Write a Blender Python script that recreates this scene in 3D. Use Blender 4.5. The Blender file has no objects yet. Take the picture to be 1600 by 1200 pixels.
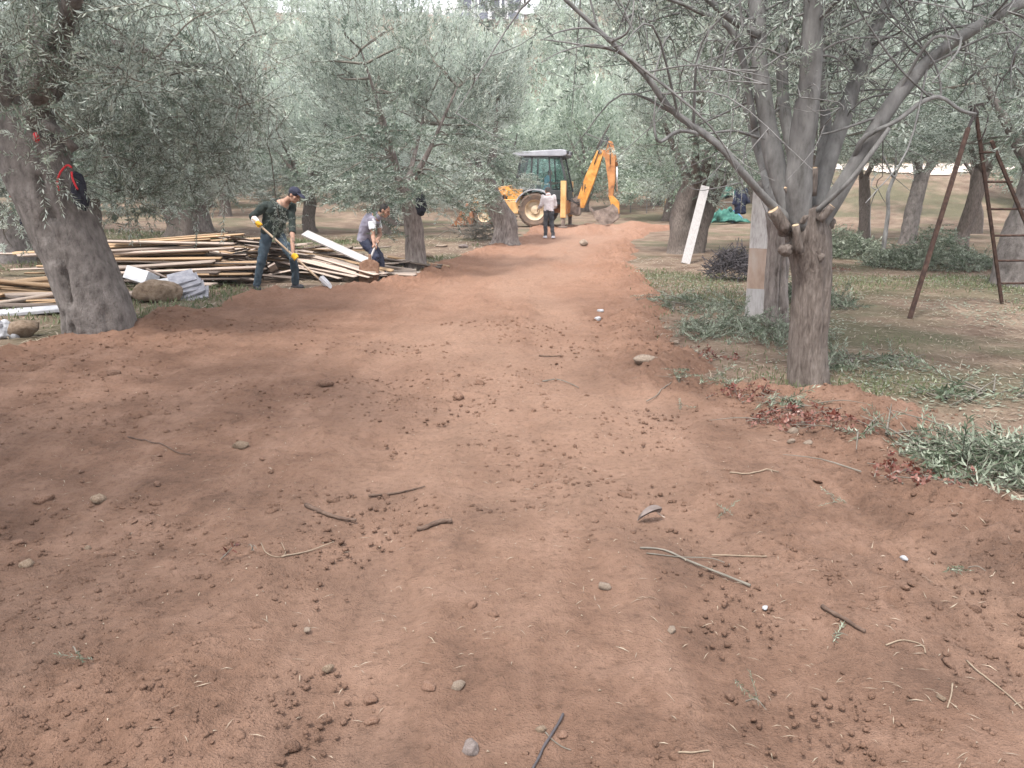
import bpy, math, random
import numpy as np
from mathutils import Vector, Matrix, Quaternion

R = math.radians
PI = math.pi
scene = bpy.context.scene
COL = scene.collection
rng = np.random.default_rng(7)
random.seed(7)

# ------------------------------------------------------------------ camera
CAM_H, PITCH, FPX = 1.6, R(13.5), 1250.0
cd = bpy.data.cameras.new('camera')
cam = bpy.data.objects.new('camera', cd)
COL.objects.link(cam)
cam.location = (0, 0, CAM_H)
cam.rotation_euler = (R(90) - PITCH, 0, 0)
cd.sensor_width = 36.0
cd.lens = 36.0 * FPX / 1600.0
cd.clip_start = 0.05
cd.clip_end = 1500
scene.camera = cam

# ------------------------------------------------------------------ world, sun, exposure
SUN = Vector((-0.30, -0.50, 1.05)).normalized()
w = bpy.data.worlds.new('World')
scene.world = w
w.use_nodes = True
nt = w.node_tree
nt.nodes.clear()
sky = nt.nodes.new('ShaderNodeTexSky')
sky.sky_type = 'NISHITA'
sky.sun_disc = False
sky.sun_elevation = math.asin(SUN.z)
sky.sun_rotation = math.atan2(SUN.x, SUN.y)
sky.air_density = 1.0
sky.dust_density = 4.0
ov = nt.nodes.new('ShaderNodeMixRGB')
ov.inputs[0].default_value = 0.72
ov.inputs[2].default_value = (9.6, 9.5, 9.7, 1)       # the even white of a thin cloud cover
nt.links.new(sky.outputs[0], ov.inputs[1])
bgn = nt.nodes.new('ShaderNodeBackground')
bgn.inputs[1].default_value = 0.074
nt.links.new(ov.outputs[0], bgn.inputs[0])
wo = nt.nodes.new('ShaderNodeOutputWorld')
nt.links.new(bgn.outputs[0], wo.inputs[0])

sd = bpy.data.lights.new('sun', 'SUN')
sd.energy = 1.5
sd.angle = R(10)
sd.color = (1.0, 0.95, 0.88)
sun = bpy.data.objects.new('sun', sd)
COL.objects.link(sun)
sun.rotation_euler = (-SUN).to_track_quat('-Z', 'Y').to_euler()
sun.location = (20, 20, 60)

vs = scene.view_settings
vs.view_transform = 'Standard'
vs.look = 'None'
vs.gamma = 1.0
vs.use_curve_mapping = False
vs.exposure = 2.1
try:
    scene.cycles.max_bounces = 9
    scene.cycles.diffuse_bounces = 7
    scene.cycles.transmission_bounces = 8
    scene.cycles.transparent_max_bounces = 6
    scene.cycles.use_denoising = True
except Exception:
    pass

# ------------------------------------------------------------------ helpers
def link(o):
    COL.objects.link(o)
    return o

def tag(o, label=None, cat=None, group=None, kind=None):
    if label: o['label'] = label
    if cat: o['category'] = cat
    if group: o['group'] = group
    if kind: o['kind'] = kind
    return o

def empty(name, loc, rz=0.0, label=None, cat=None, group=None, scale=1.0):
    o = link(bpy.data.objects.new(name, None))
    o.empty_display_size = 0.1
    o.location = loc
    o.rotation_euler = (0, 0, rz)
    o.scale = (scale,) * 3
    return tag(o, label, cat, group)

def mesh_np(name, V, F, mat=None, smooth=False, tone=None):
    """V (n,3); F either an (m,k) array or a list of such arrays"""
    V = np.asarray(V, dtype=np.float32)
    Fs = [np.asarray(f, dtype=np.int32) for f in (F if isinstance(F, list) else [F]) if len(f)]
    me = bpy.data.meshes.new(name)
    me.vertices.add(len(V))
    me.vertices.foreach_set('co', V.ravel())
    loops = np.concatenate([f.ravel() for f in Fs])
    sizes = np.concatenate([np.full(len(f), f.shape[1], np.int32) for f in Fs])
    starts = np.concatenate([[0], np.cumsum(sizes)[:-1]]).astype(np.int32)
    me.loops.add(len(loops))
    me.loops.foreach_set('vertex_index', loops)
    me.polygons.add(len(sizes))
    me.polygons.foreach_set('loop_start', starts)
    try: me.polygons.foreach_set('loop_total', sizes)
    except Exception: pass
    if smooth:
        me.polygons.foreach_set('use_smooth', np.ones(len(sizes), dtype=bool))
    if tone is not None:
        a = me.attributes.new('tone', 'FLOAT', 'POINT')
        a.data.foreach_set('value', np.asarray(tone, dtype=np.float32))
    me.update(calc_edges=True)
    me.validate()
    if mat: me.materials.append(mat)
    return me

def obj(name, me, parent=None, loc=None, rot=None):
    o = link(bpy.data.objects.new(name, me))
    if parent is not None: o.parent = parent
    if loc is not None: o.location = loc
    if rot is not None: o.rotation_euler = rot
    return o

class MB:
    """collects simple shapes into one mesh"""
    def __init__(s): s.v = []; s.f = []; s.n = 0
    def add(s, V, F):
        V = np.asarray(V, float)
        s.v.append(V)
        for f in F: s.f.append(tuple(int(i) + s.n for i in f))
        s.n += len(V)
        return s
    def box(s, c, size, rot=None, taper=None):
        h = np.array(size, float) / 2
        V = np.array([(x, y, z) for z in (-1, 1) for y in (-1, 1) for x in (-1, 1)], float)
        if taper is not None: V[4:, :2] *= taper
        V = V * h
        if rot is not None: V = V @ np.array(rot).T
        return s.add(V + np.array(c, float), [(0, 2, 3, 1), (4, 5, 7, 6), (0, 1, 5, 4), (2, 6, 7, 3), (0, 4, 6, 2), (1, 3, 7, 5)])
    def bar(s, a, b, wd, th, up=(0, 0, 1)):
        a = np.array(a, float); b = np.array(b, float)
        d = b - a; L = np.linalg.norm(d); d /= L
        u = np.array(up, float); x = np.cross(u, d)
        if np.linalg.norm(x) < 1e-4: x = np.cross(np.array((1., 0, 0)), d)
        x /= np.linalg.norm(x); u = np.cross(d, x)
        return s.box((a + b) / 2, (wd, th, L), np.stack([x, u, d], 1))
    def tube(s, P, r, n=8, caps=True, asp=None, ref=(1, 0, 0)):
        V, F = sweep(P, r, n, caps, asp=asp, ref=ref)
        return s.add(V, F)
    def prism(s, poly, y0, y1):
        """polygon in x,z extruded along y"""
        k = len(poly)
        V = [(x, y0, z) for x, z in poly] + [(x, y1, z) for x, z in poly]
        F = [tuple(range(k - 1, -1, -1)), tuple(range(k, 2 * k))]
        F += [(i, (i + 1) % k, k + (i + 1) % k, k + i) for i in range(k)]
        A = sum(poly[i][0] * poly[(i + 1) % k][1] - poly[(i + 1) % k][0] * poly[i][1] for i in range(k))
        if A < 0 : F = [f[::-1] for f in F]
        return s.add(V, [f[::-1] for f in F])
    def ball(s, c, r, rot=None, nu=14, nv=9):
        r = np.array(r if hasattr(r, '__len__') else (r, r, r), float)
        V = [(0, 0, -1)]
        for j in range(1, nv):
            t = -PI / 2 + PI * j / nv
            for i in range(nu):
                a = 2 * PI * i / nu
                V.append((math.cos(t) * math.cos(a), math.cos(t) * math.sin(a), math.sin(t)))
        V.append((0, 0, 1))
        F = []
        for i in range(nu): F.append((0, 1 + (i + 1) % nu, 1 + i))
        for j in range(nv - 2):
            for i in range(nu):
                a = 1 + j * nu
                F.append((a + i, a + (i + 1) % nu, a + nu + (i + 1) % nu, a + nu + i))
        t = len(V) - 1; a = 1 + (nv - 2) * nu
        for i in range(nu): F.append((a + i, a + (i + 1) % nu, t))
        V = np.array(V) * r
        if rot is not None: V = V @ np.array(rot).T
        return s.add(V + np.array(c, float), F)
    def capsule(s, a, b, ra, rb, n=12, k=6):
        a = np.array(a, float); b = np.array(b, float)
        d = b - a; L = np.linalg.norm(d); d = d / max(L, 1e-6)
        P = []; r = []
        for i in range(k + 1):
            t = PI / 2 * i / k
            P.append(a - d * ra * math.cos(t)); r.append(max(ra * math.sin(t), ra * .12))
        for i in range(k + 1):
            t = PI / 2 * i / k
            P.append(b + d * rb * math.sin(t)); r.append(max(rb * math.cos(t), rb * .12))
        return s.tube(P, r, n)
    def lathe(s, prof, axis='y', c=(0, 0, 0), n=32):
        """profile of (radius, position along axis), closed ring"""
        k = len(prof); V = []
        for i in range(n):
            a = 2 * PI * i / n
            for r, p in prof:
                V.append((r * math.cos(a), p, r * math.sin(a)))
        F = []
        for i in range(n):
            for j in range(k):
                F.append((i * k + j, i * k + (j + 1) % k, ((i + 1) % n) * k + (j + 1) % k, ((i + 1) % n) * k + j))
        return s.add(np.array(V) + np.array(c, float), F)
    def mesh(s, name, mat=None, smooth=False):
        me = bpy.data.meshes.new(name)
        me.from_pydata(np.concatenate(s.v).tolist(), [], s.f)
        if smooth:
            me.polygons.foreach_set('use_smooth', np.ones(len(me.polygons), dtype=bool))
        if mat: me.materials.append(mat)
        me.update()
        return me
    def build(s, name, mat, parent=None, smooth=False, bevel=0.0):
        o = obj(name, s.mesh(name, mat, smooth), parent)
        if bevel:
            m = o.modifiers.new('bevel', 'BEVEL'); m.width = bevel; m.segments = 2; m.limit_method = 'ANGLE'
        return o

def frames(P, ref=(1, 0, 0)):
    P = np.asarray(P, float)
    T = np.gradient(P, axis=0)
    T /= np.linalg.norm(T, axis=1)[:, None] + 1e-9
    N = np.zeros_like(P)
    n = np.array(ref, float)
    if abs(np.dot(n, T[0])) > 0.92: n = np.array((0., 1., 0.)) if abs(T[0][1]) < .8 else np.array((0., 0., 1.))
    for i in range(len(P)):
        n = n - T[i] * np.dot(n, T[i]); n /= np.linalg.norm(n) + 1e-9
        N[i] = n
    return T, N, np.cross(T, N)

def sweep(P, r, n=8, caps=True, asp=None, ref=(1, 0, 0), rfun=None):
    P = np.asarray(P, float); k = len(P)
    r = np.broadcast_to(np.asarray(r, float), (k,))
    asp = np.ones(k) if asp is None else np.broadcast_to(np.asarray(asp, float), (k,))
    T, N, B = frames(P, ref)
    a = np.arange(n) * 2 * PI / n
    rr = r[:, None] * np.ones((1, n))
    if rfun is not None:
        s = np.concatenate([[0], np.cumsum(np.linalg.norm(np.diff(P, axis=0), axis=1))])
        rr = rr * rfun(a[None, :], s[:, None])
    V = P[:, None] + rr[..., None] * (N[:, None] * np.cos(a)[None, :, None] + B[:, None] * (np.sin(a)[None, :] * asp[:, None])[..., None])
    V = V.reshape(-1, 3)
    i = np.arange(k - 1)[:, None] * n; j = np.arange(n)[None]; j2 = (j + 1) % n
    F = np.stack([i + j, i + j2, i + n + j2, i + n + j], -1).reshape(-1, 4)
    F = [tuple(f) for f in F.tolist()]
    if caps:
        F.append(tuple(range(n - 1, -1, -1))); F.append(tuple(range((k - 1) * n, k * n)))
    return V, F

def curve(P, n=12):
    """Catmull-Rom through the points"""
    P = np.asarray(P, float)
    if len(P) < 3:
        t = np.linspace(0, 1, n)[:, None]
        return P[0] * (1 - t) + P[-1] * t
    Q = np.vstack([2 * P[0] - P[1], P, 2 * P[-1] - P[-2]])
    out = []
    m = len(P) - 1
    for u in np.linspace(0, m - 1e-6, n):
        i = int(u); t = u - i
        a, b, c, d = Q[i], Q[i + 1], Q[i + 2], Q[i + 3]
        out.append(.5 * ((2 * b) + (c - a) * t + (2 * a - 5 * b + 4 * c - d) * t * t + (3 * b - 3 * c + d - a) * t ** 3))
    return np.array(out)

def unit(v):
    v = np.asarray(v, float)
    return v / (np.linalg.norm(v, axis=-1, keepdims=True) + 1e-9)

def voxel(mb, name, mat, vox=.01, smooth=4, parent=None, wrinkle=0.0, seed=0, wsc=14):
    """overlapping shapes fused into one continuous surface"""
    t = obj('fuse', mb.mesh('fuse'))
    m = t.modifiers.new('r', 'REMESH'); m.mode = 'VOXEL'; m.voxel_size = vox
    s_ = t.modifiers.new('s', 'SMOOTH'); s_.iterations = smooth; s_.factor = .5
    dg = bpy.context.evaluated_depsgraph_get()
    me = bpy.data.meshes.new_from_object(t.evaluated_get(dg))
    old = t.data
    bpy.data.objects.remove(t); bpy.data.meshes.remove(old)
    me.name = name
    me.materials.clear(); me.materials.append(mat)
    n = len(me.vertices)
    me.polygons.foreach_set('use_smooth', np.ones(len(me.polygons), dtype=bool))
    if wrinkle:
        co = np.empty(n * 3, np.float32); no = np.empty(n * 3, np.float32)
        me.vertices.foreach_get('co', co); me.vertices.foreach_get('normal', no)
        co = co.reshape(-1, 3); no = no.reshape(-1, 3)
        k = fbm(co[:, 0] * wsc + co[:, 1] * 5, co[:, 2] * wsc * 1.2 + co[:, 1] * wsc * .6, 3, seed)
        co = co + no * (k * wrinkle)[:, None]
        me.vertices.foreach_set('co', co.ravel().astype(np.float32)); me.update()
    return obj(name, me, parent)

# points of the photograph as points of the place: how far along the view a thing stands is always given or taken from the ground
def at(px, py, Y):
    dx = (px - 800) / FPX; dy = (600 - py) / FPX
    d = np.array((dx, math.cos(PITCH) + dy * math.sin(PITCH), -math.sin(PITCH) + dy * math.cos(PITCH)))
    return np.array((0, 0, CAM_H)) + d * (Y / d[1])

def ss(a, b, x):
    t = np.clip((np.asarray(x, float) - a) / (b - a), 0, 1)
    return t * t * (3 - 2 * t)

def vnoise(x, y, seed=0):
    x = np.asarray(x, float); y = np.asarray(y, float)
    ix = np.floor(x).astype(np.int64); iy = np.floor(y).astype(np.int64)
    fx = x - ix; fy = y - iy
    fx = fx * fx * fx * (fx * (fx * 6 - 15) + 10); fy = fy * fy * fy * (fy * (fy * 6 - 15) + 10)
    def h(a, b):
        k = (a * 374761393 + b * 668265263 + seed * 974634777) & 0xffffffff
        k = ((k ^ (k >> 13)) * 1274126177) & 0xffffffff
        return ((k ^ (k >> 16)) & 0xffff) / 65535.0
    return (h(ix, iy) * (1 - fx) + h(ix + 1, iy) * fx) * (1 - fy) + (h(ix, iy + 1) * (1 - fx) + h(ix + 1, iy + 1) * fx) * fy - .5

def fbm(x, y, oct=4, seed=0):
    s = 0; a = 1.0
    c, sn = math.cos(.6), math.sin(.6)
    for i in range(oct):
        s = s + a * vnoise(x, y, seed + i * 17)
        x, y = (c * x - sn * y) * 2.03 + 3.1, (sn * x + c * y) * 2.03 - 1.7
        a *= .5
    return s

# ------------------------------------------------------------------ the lie of the land
XL = np.array([(-20, -14), (0, -13), (5.6, -10), (7.0, -6.0), (7.9, -5.1), (9.6, -4.5), (11.7, -4.2), (12.9, -3.5), (13.8, -2.6), (15.6, -2.1), (19, -1.5), (22.6, -1.1), (28, .5), (33, .9), (37, 1.5)])
XR = np.array([(-20, 3.4), (0, 2.9), (3.0, 2.62), (3.6, 2.46), (4.4, 2.3), (5.0, 2.5), (5.7, 3.1), (6.15, 3.0), (6.4, 2.1), (7, 1.62), (8.4, 1.75), (11, 2.0), (13.7, 2.2), (20.7, 3.0), (26, 3.8), (29.5, 4.9), (33, 7.0), (37, 9)])

def ground_h(x, y):
    x = np.asarray(x, float); y = np.asarray(y, float)
    z = .17 * ss(22, 32, y) + .05 * np.maximum(0, y - 38)
    yy = np.minimum(y, 143)
    t = np.maximum(0, yy - 60)
    z = z + .322 * (np.sqrt(t * t + 36) - 6)
    z = z - .05 * np.maximum(0, y - 150)
    z = z + 2.3 * ss(7, 20, x) * ss(30, 46, y)
    z = z + .35 * ss(-5.5, -14, x) * ss(5, 20, y)
    z = z + .05 * fbm(x * .5, y * .5, 3, 3) + (.02 * fbm(x * 2.2, y * 2.2, 2, 9))
    z = z + .8 * fbm(x * .06, y * .06, 2, 5) * ss(40, 70, y)
    return z

def edge_in(x, y):
    e = np.minimum(x - np.interp(y, XL[:, 0], XL[:, 1]), np.interp(y, XR[:, 0], XR[:, 1]) - x)
    e = np.minimum(e, 35.0 - y)
    return e + .34 * fbm(x * .9, y * .9, 3, 21)

MOUNDS = [(.0, 0, 0, 0)]
def road_h(x, y):
    x = np.asarray(x, float); y = np.asarray(y, float)
    e = edge_in(x, y)
    z = ground_h(x, y) + np.clip(e * .3, -.2, .02)
    # soil pushed up along both edges
    berm = np.exp(-((e - .25) / .28) ** 2) * (.035 + .12 * np.clip(fbm(x * 1.1, y * 1.1, 3, 33) + .25, 0, 1))
    z = z + berm * ss(2.0, 3.2, y)
    # loose heaps: beside the tree on the left, in front of the diggers, right-hand edge, and round the backhoe
    for mx, my, sx, sy, hh in ((2.6, 3.75, .4, .3, .09), (3.2, 3.9, .6, .4, .08), (-3.2, 12.2, .8, .35, .06),
                               (2.9, 29.5, 1.2, .7, .28), (4.6, 31.0, 1.0, .8, .34), (1.6, 28.8, .8, .5, .12), (-4.4, 10.3, .5, .4, .08), (1.95, 9.4, .2, .5, .05)):
        z = z + hh * np.exp(-((x - mx) / sx) ** 2 - ((y - my) / sy) ** 2)
    # wheel ruts
    c = (np.interp(y, XL[:, 0], np.maximum(XL[:, 1], -2.6)) + np.interp(y, XR[:, 0], XR[:, 1])) * .5 + .12
    for s in (-.8, .75):
        z = z - .03 * np.exp(-((x - c - s) / .28) ** 2) + .018 * np.exp(-((np.abs(x - c - s) - .38) / .09) ** 2)
        tread = np.exp(-((x - c - s) / .2) ** 4) * np.sin((y + .35 * np.abs(x - c - s)) * 2 * PI / .15)
        z = z + .010 * tread * ss(-.1, .25, fbm(x * .6 + s, y * .25, 2, 55)) * ss(4, 5, y)
    # clods
    rut = np.exp(-((x - c + .8) / .3) ** 4) + np.exp(-((x - c - .75) / .3) ** 4)
    n1 = fbm(x * 1.7, y * 1.7, 3, 41)
    n2 = fbm(x * 7, y * 7, 3, 43)
    n3 = fbm(x * 26, y * 26, 2, 47)
    rough = .35 + .9 * ss(-.15, .35, fbm(x * .55, y * .55, 2, 51)) + .8 * np.exp(-((e - .3) / .5) ** 2) + .35 * ss(-1.0, -2.4, x) * ss(8, 6, y)
    rough = rough * (1 - .55 * rut)
    z = z + .030 * n1 + rough * (.034 * n2 * (np.abs(n2) + .3) * 1.6 + .024 * np.maximum(n3 - .05, 0) + .008 * n3)
    return z

def surf(x, y):
    return np.maximum(ground_h(x, y), road_h(x, y))

def spot(px, py, dz=0.0):
    """the place on the ground seen at that point"""
    z = 0.0
    for _ in range(6):
        dx = (px - 800) / FPX; dy = (600 - py) / FPX
        d = np.array((dx, math.cos(PITCH) + dy * math.sin(PITCH), -math.sin(PITCH) + dy * math.cos(PITCH)))
        t = (z - CAM_H) / d[2]
        p = np.array((0, 0, CAM_H)) + d * t
        z = .5 * z + .5 * float(surf(p[0], p[1]))
    p[2] = float(surf(p[0], p[1])) + dz
    return p

# ------------------------------------------------------------------ materials
def new_mat(name):
    m = bpy.data.materials.new(name)
    m.use_nodes = True
    t = m.node_tree
    b = t.nodes['Principled BSDF']
    b.inputs['Specular IOR Level'].default_value = .25
    return m, t, b

def N(t, typ, **kw):
    n = t.nodes.new(typ)
    for k, v in kw.items():
        if k in n.inputs: n.inputs[k].default_value = v
        else: setattr(n, k, v)
    return n

def ramp(t, stops):
    r = t.nodes.new('ShaderNodeValToRGB')
    el = r.color_ramp.elements
    while len(el) > 1: el.remove(el[-1])
    el[0].position = stops[0][0]; el[0].color = (*stops[0][1], 1)
    for p, c in stops[1:]:
        e = el.new(p); e.color = (*c, 1)
    return r

def surface(name, cols, scale=6.0, stretch=(1, 1, 1), rough=.85, bump=.3, bscale=None, dist=.02, detail=6, metal=0.0, rnd=0.0, spec=.25, coord='Object'):
    m, t, b = new_mat(name)
    L = t.links.new
    tc = N(t, 'ShaderNodeTexCoord'); mp = N(t, 'ShaderNodeMapping')
    mp.inputs['Scale'].default_value = stretch
    if coord == 'World':
        g = N(t, 'ShaderNodeNewGeometry'); L(g.outputs['Position'], mp.inputs[0])
    else:
        oi = N(t, 'ShaderNodeObjectInfo'); va = N(t, 'ShaderNodeVectorMath', operation='MULTIPLY_ADD')
        L(oi.outputs['Random'], va.inputs[0]); va.inputs[1].default_value = (17, 31, 23); L(tc.outputs['Object'], va.inputs[2])
        L(va.outputs[0], mp.inputs[0])
    nz = N(t, 'ShaderNodeTexNoise', Scale=scale, Detail=detail, Roughness=.62)
    L(mp.outputs[0], nz.inputs['Vector'])
    k = len(cols)
    rp = ramp(t, [(.32 + .36 * i / max(1, k - 1), c) for i, c in enumerate(cols)])
    L(nz.outputs[0], rp.inputs[0])
    out = rp.outputs[0]
    if rnd:
        oi2 = N(t, 'ShaderNodeObjectInfo'); mr = N(t, 'ShaderNodeMapRange')
        mr.inputs['To Min'].default_value = 1 - rnd; mr.inputs['To Max'].default_value = 1 + rnd
        L(oi2.outputs['Random'], mr.inputs[0])
        mul = N(t, 'ShaderNodeVectorMath', operation='SCALE'); L(out, mul.inputs[0]); L(mr.outputs[0], mul.inputs['Scale'])
        out = mul.outputs[0]
    L(out, b.inputs['Base Color'])
    b.inputs['Roughness'].default_value = rough
    b.inputs['Metallic'].default_value = metal
    b.inputs['Specular IOR Level'].default_value = spec
    if bump:
        n2 = N(t, 'ShaderNodeTexNoise', Scale=bscale or scale * 3, Detail=5, Roughness=.6)
        L(mp.outputs[0], n2.inputs['Vector'])
        bp = N(t, 'ShaderNodeBump', Strength=bump, Distance=dist)
        L(n2.outputs[0], bp.inputs['Height']); L(bp.outputs[0], b.inputs['Normal'])
    return m

def leaf_mat(name, top, top2, under, trans=.25, dry=None):
    m, t, b = new_mat(name)
    L = t.links.new
    at_ = N(t, 'ShaderNodeAttribute', attribute_name='tone')
    oi = N(t, 'ShaderNodeObjectInfo')
    ad = N(t, 'ShaderNodeMath', operation='MULTIPLY_ADD'); L(oi.outputs['Random'], ad.inputs[0]); ad.inputs[1].default_value = .24; L(at_.outputs['Fac'], ad.inputs[2])
    sb = N(t, 'ShaderNodeMath', operation='SUBTRACT'); L(ad.outputs[0], sb.inputs[0]); sb.inputs[1].default_value = .12
    stops = [(.05, top), (.62, top2)] + ([(.93, dry)] if dry else [])
    rp = ramp(t, stops); L(sb.outputs[0], rp.inputs[0])
    g = N(t, 'ShaderNodeNewGeometry')
    mx = N(t, 'ShaderNodeMixRGB'); L(g.outputs['Backfacing'], mx.inputs[0]); L(rp.outputs[0], mx.inputs[1])
    ur = ramp(t, [(0, tuple(c * .8 for c in under)), (1, tuple(c * 1.25 for c in under))]); L(at_.outputs['Fac'], ur.inputs[0])
    L(ur.outputs[0], mx.inputs[2])
    L(mx.outputs[0], b.inputs['Base Color'])
    b.inputs['Roughness'].default_value = .42
    b.inputs['Specular IOR Level'].default_value = .5
    tr = N(t, 'ShaderNodeBsdfTranslucent'); L(mx.outputs[0], tr.inputs[0])
    ms = N(t, 'ShaderNodeMixShader'); ms.inputs[0].default_value = trans
    L(b.outputs[0], ms.inputs[1]); L(tr.outputs[0], ms.inputs[2])
    L(ms.outputs[0], t.nodes['Material Output'].inputs[0])
    return m

M = {}
M['leaf'] = leaf_mat('olive_leaf', (.082, .116, .090), (.20, .246, .195), (.455, .512, .465), .38, (.50, .54, .47))
M['leaf_far'] = leaf_mat('olive_leaf_far', (.088, .13, .088), (.232, .29, .212), (.415, .48, .41), .38, (.48, .53, .44))
M['leaf_dark'] = leaf_mat('dark_leaf', (.03, .05, .03), (.07, .10, .06), (.10, .14, .09), .2)
M['leaf_cut'] = leaf_mat('cut_leaf', (.05, .075, .045), (.115, .15, .095), (.215, .25, .19), .2, (.36, .38, .31))
M['leaf_red'] = leaf_mat('red_leaf', (.075, .022, .016), (.17, .05, .036), (.20, .09, .07), .2, (.24, .14, .10))
M['grass'] = leaf_mat('grass_blade', (0.062, 0.093, 0.0434), (0.136, 0.155, 0.0744), (0.124, 0.149, 0.0744), .25, (0.26, 0.223, 0.149))
M['straw'] = leaf_mat('straw', (0.186, 0.136, 0.0868), (0.279, 0.223, 0.161), (0.273, 0.223, 0.167), .15, (0.372, 0.322, 0.26))
M['bark_grey'] = surface('bark_grey', [(.075, .065, .06), (.125, .112, .106), (.165, .148, .14), (.215, .195, .187)], 13, (1, 1, .55), .92, 1.0, 55, .02, 10)
M['bark_brown'] = surface('bark_brown', [(.06, .048, .042), (.115, .095, .084), (.145, .122, .11), (.20, .172, .155)], 42, (1, 1, .2), .92, 1.0, 70, .02, 10)
M['bark_pale'] = surface('bark_pale', [(.085, .068, .062), (.175, .15, .14), (.235, .205, .192), (.31, .275, .26)], 20, (1, 1, .28), .92, 1.0, 50, .03, 10)
M['bark_smooth'] = surface('bark_smooth', [(0.0885, 0.0861, 0.0826), (0.139, 0.137, 0.136), (0.171, 0.169, 0.168), (0.218, 0.216, 0.215)], 14, (1, 1, .35), .85, .7, 60, .01, 10)
M['twig'] = surface('twig_bark', [(0.0975, 0.09, 0.075), (0.18, 0.165, 0.143)], 9, rough=.85, bump=0)
M['wood_cut'] = surface('cut_wood', [(0.225, 0.143, 0.0825), (0.413, 0.3, 0.195), (0.488, 0.39, 0.285)], 12, (1, 1, .3), .8, .4)
M['twig_dark'] = surface('twig_dark', [(0.0375, 0.0338, 0.0375), (0.09, 0.0825, 0.09)], 9, rough=.85, bump=0)

def plank_mat(name, a, b_, c):
    return surface(name, [a, b_, c], 4, (.35, 5, 5), .8, .25, 14, .006, rnd=.22)
M['plank_pale'] = plank_mat('plank_pale', (0.222, 0.17, 0.138), (0.341, 0.278, 0.239), (0.407, 0.354, 0.317))
M['plank_tan'] = plank_mat('plank_tan', (0.189, 0.116, 0.0645), (0.292, 0.198, 0.12), (0.37, 0.275, 0.189))
M['plank_old'] = plank_mat('plank_old', (0.0602, 0.0473, 0.0387), (0.12, 0.0946, 0.0817), (0.181, 0.15, 0.133))
M['white_wood'] = surface('white_painted_wood', [(0.276, 0.261, 0.257), (0.335, 0.321, 0.321), (0.368, 0.354, 0.356)], 7, (5, 5, .35), .75, .35, 40, .006, rnd=.05)
M['grey_board'] = surface('grey_board', [(0.264, 0.24, 0.234), (0.396, 0.372, 0.366), (0.48, 0.456, 0.45)], 9, (4, 4, .35), .85, .35, 40, .006)
M['brown_board'] = surface('stained_board', [(0.21, 0.143, 0.105), (0.315, 0.232, 0.188), (0.375, 0.315, 0.277)], 5, (1, 1, .3), .85, .3)
M['slate'] = surface('grey_sheet', [(0.195, 0.195, 0.225), (0.285, 0.285, 0.315), (0.36, 0.36, 0.39)], 8, rough=.8, bump=.3, rnd=.15)
M['foam'] = surface('white_foam', [(0.36, 0.369, 0.405), (0.45, 0.464, 0.495), (0.504, 0.513, 0.54)], 10, rough=.85, bump=.4)
M['plastic_white'] = surface('white_plastic', [(0.297, 0.306, 0.333), (0.414, 0.423, 0.45)], 6, rough=.5, bump=.5)
M['rock_tan'] = surface('rock_tan', [(0.118, 0.0832, 0.059), (0.202, 0.149, 0.108), (0.264, 0.208, 0.16)], 5, rough=.92, bump=.6, dist=.03, rnd=.15)
M['rock_pale'] = surface('rock_pale', [(.16, .12, .092), (.24, .19, .152), (.31, .262, .215)], 7, rough=.92, bump=.7, dist=.02, rnd=.15)
M['rock_red'] = surface('rock_red', [(0.106, 0.0562, 0.0375), (0.168, 0.1, 0.0719), (0.231, 0.156, 0.119)], 6, rough=.95, bump=.6, dist=.02, rnd=.2)
M['rock_grey'] = surface('rock_grey', [(0.1, 0.0818, 0.0756), (0.156, 0.129, 0.121), (0.202, 0.172, 0.163)], 6, rough=.9, bump=.5, dist=.02, rnd=.15)
M['soil'] = surface('soil', [(0.0992, 0.0527, 0.0341), (0.146, 0.0837, 0.057), (0.192, 0.118, 0.0837)], 18, rough=.96, bump=.8, dist=.01, rnd=.12)
M['rust'] = surface('rusty_steel', [(0.0222, 0.0132, 0.0114), (0.048, 0.0269, 0.0206), (0.0779, 0.0476, 0.0365)], 14, rough=.85, bump=.4, dist=.005)
M['rust_dark'] = surface('dark_steel', [(0.0174, 0.0139, 0.0139), (0.037, 0.0283, 0.0261)], 14, rough=.7, bump=.3, dist=.004)
M['alu'] = surface('pale_ladder_metal', [(.55, .55, .53), (.7, .7, .68)], 6, rough=.4, bump=0, metal=.2)
M['yellow'] = surface('machine_yellow', [(0.336, 0.141, 0.0342), (0.528, 0.239, 0.0456), (0.624, 0.317, 0.0912)], 6.0, rough=.5, bump=.15, dist=.004, spec=.4)
M['yellow_dirty'] = surface('muddy_yellow', [(0.176, 0.0774, 0.038), (0.368, 0.162, 0.0608), (0.496, 0.253, 0.106)], 4.5, rough=.75, bump=.3, dist=.006)
M['yellow_pale'] = surface('faded_yellow', [(0.416, 0.225, 0.076), (0.576, 0.338, 0.137), (0.64, 0.422, 0.228)], 3.0, rough=.55, bump=.15, dist=.004, spec=.35)
M['rust_bucket'] = surface('rusty_bucket', [(0.105, 0.0488, 0.03), (0.203, 0.0975, 0.0562), (0.3, 0.15, 0.075)], 4.5, rough=.85, bump=.5, dist=.01)
M['bucket_grey'] = surface('muddy_steel', [(0.0975, 0.075, 0.0638), (0.18, 0.143, 0.124), (0.27, 0.217, 0.188)], 5, rough=.8, bump=.4, dist=.01)
M['black'] = surface('black_plastic', [(.02, .02, .022), (.045, .045, .048)], 5, rough=.5, bump=.1)
M['cab_grey'] = surface('cab_dark_grey', [(.025, .028, .03), (.055, .058, .062)], 4, rough=.5, bump=.1)
M['fender'] = surface('grey_fender', [(0.272, 0.28, 0.304), (0.368, 0.376, 0.408)], 4, rough=.5, bump=.1)
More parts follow.
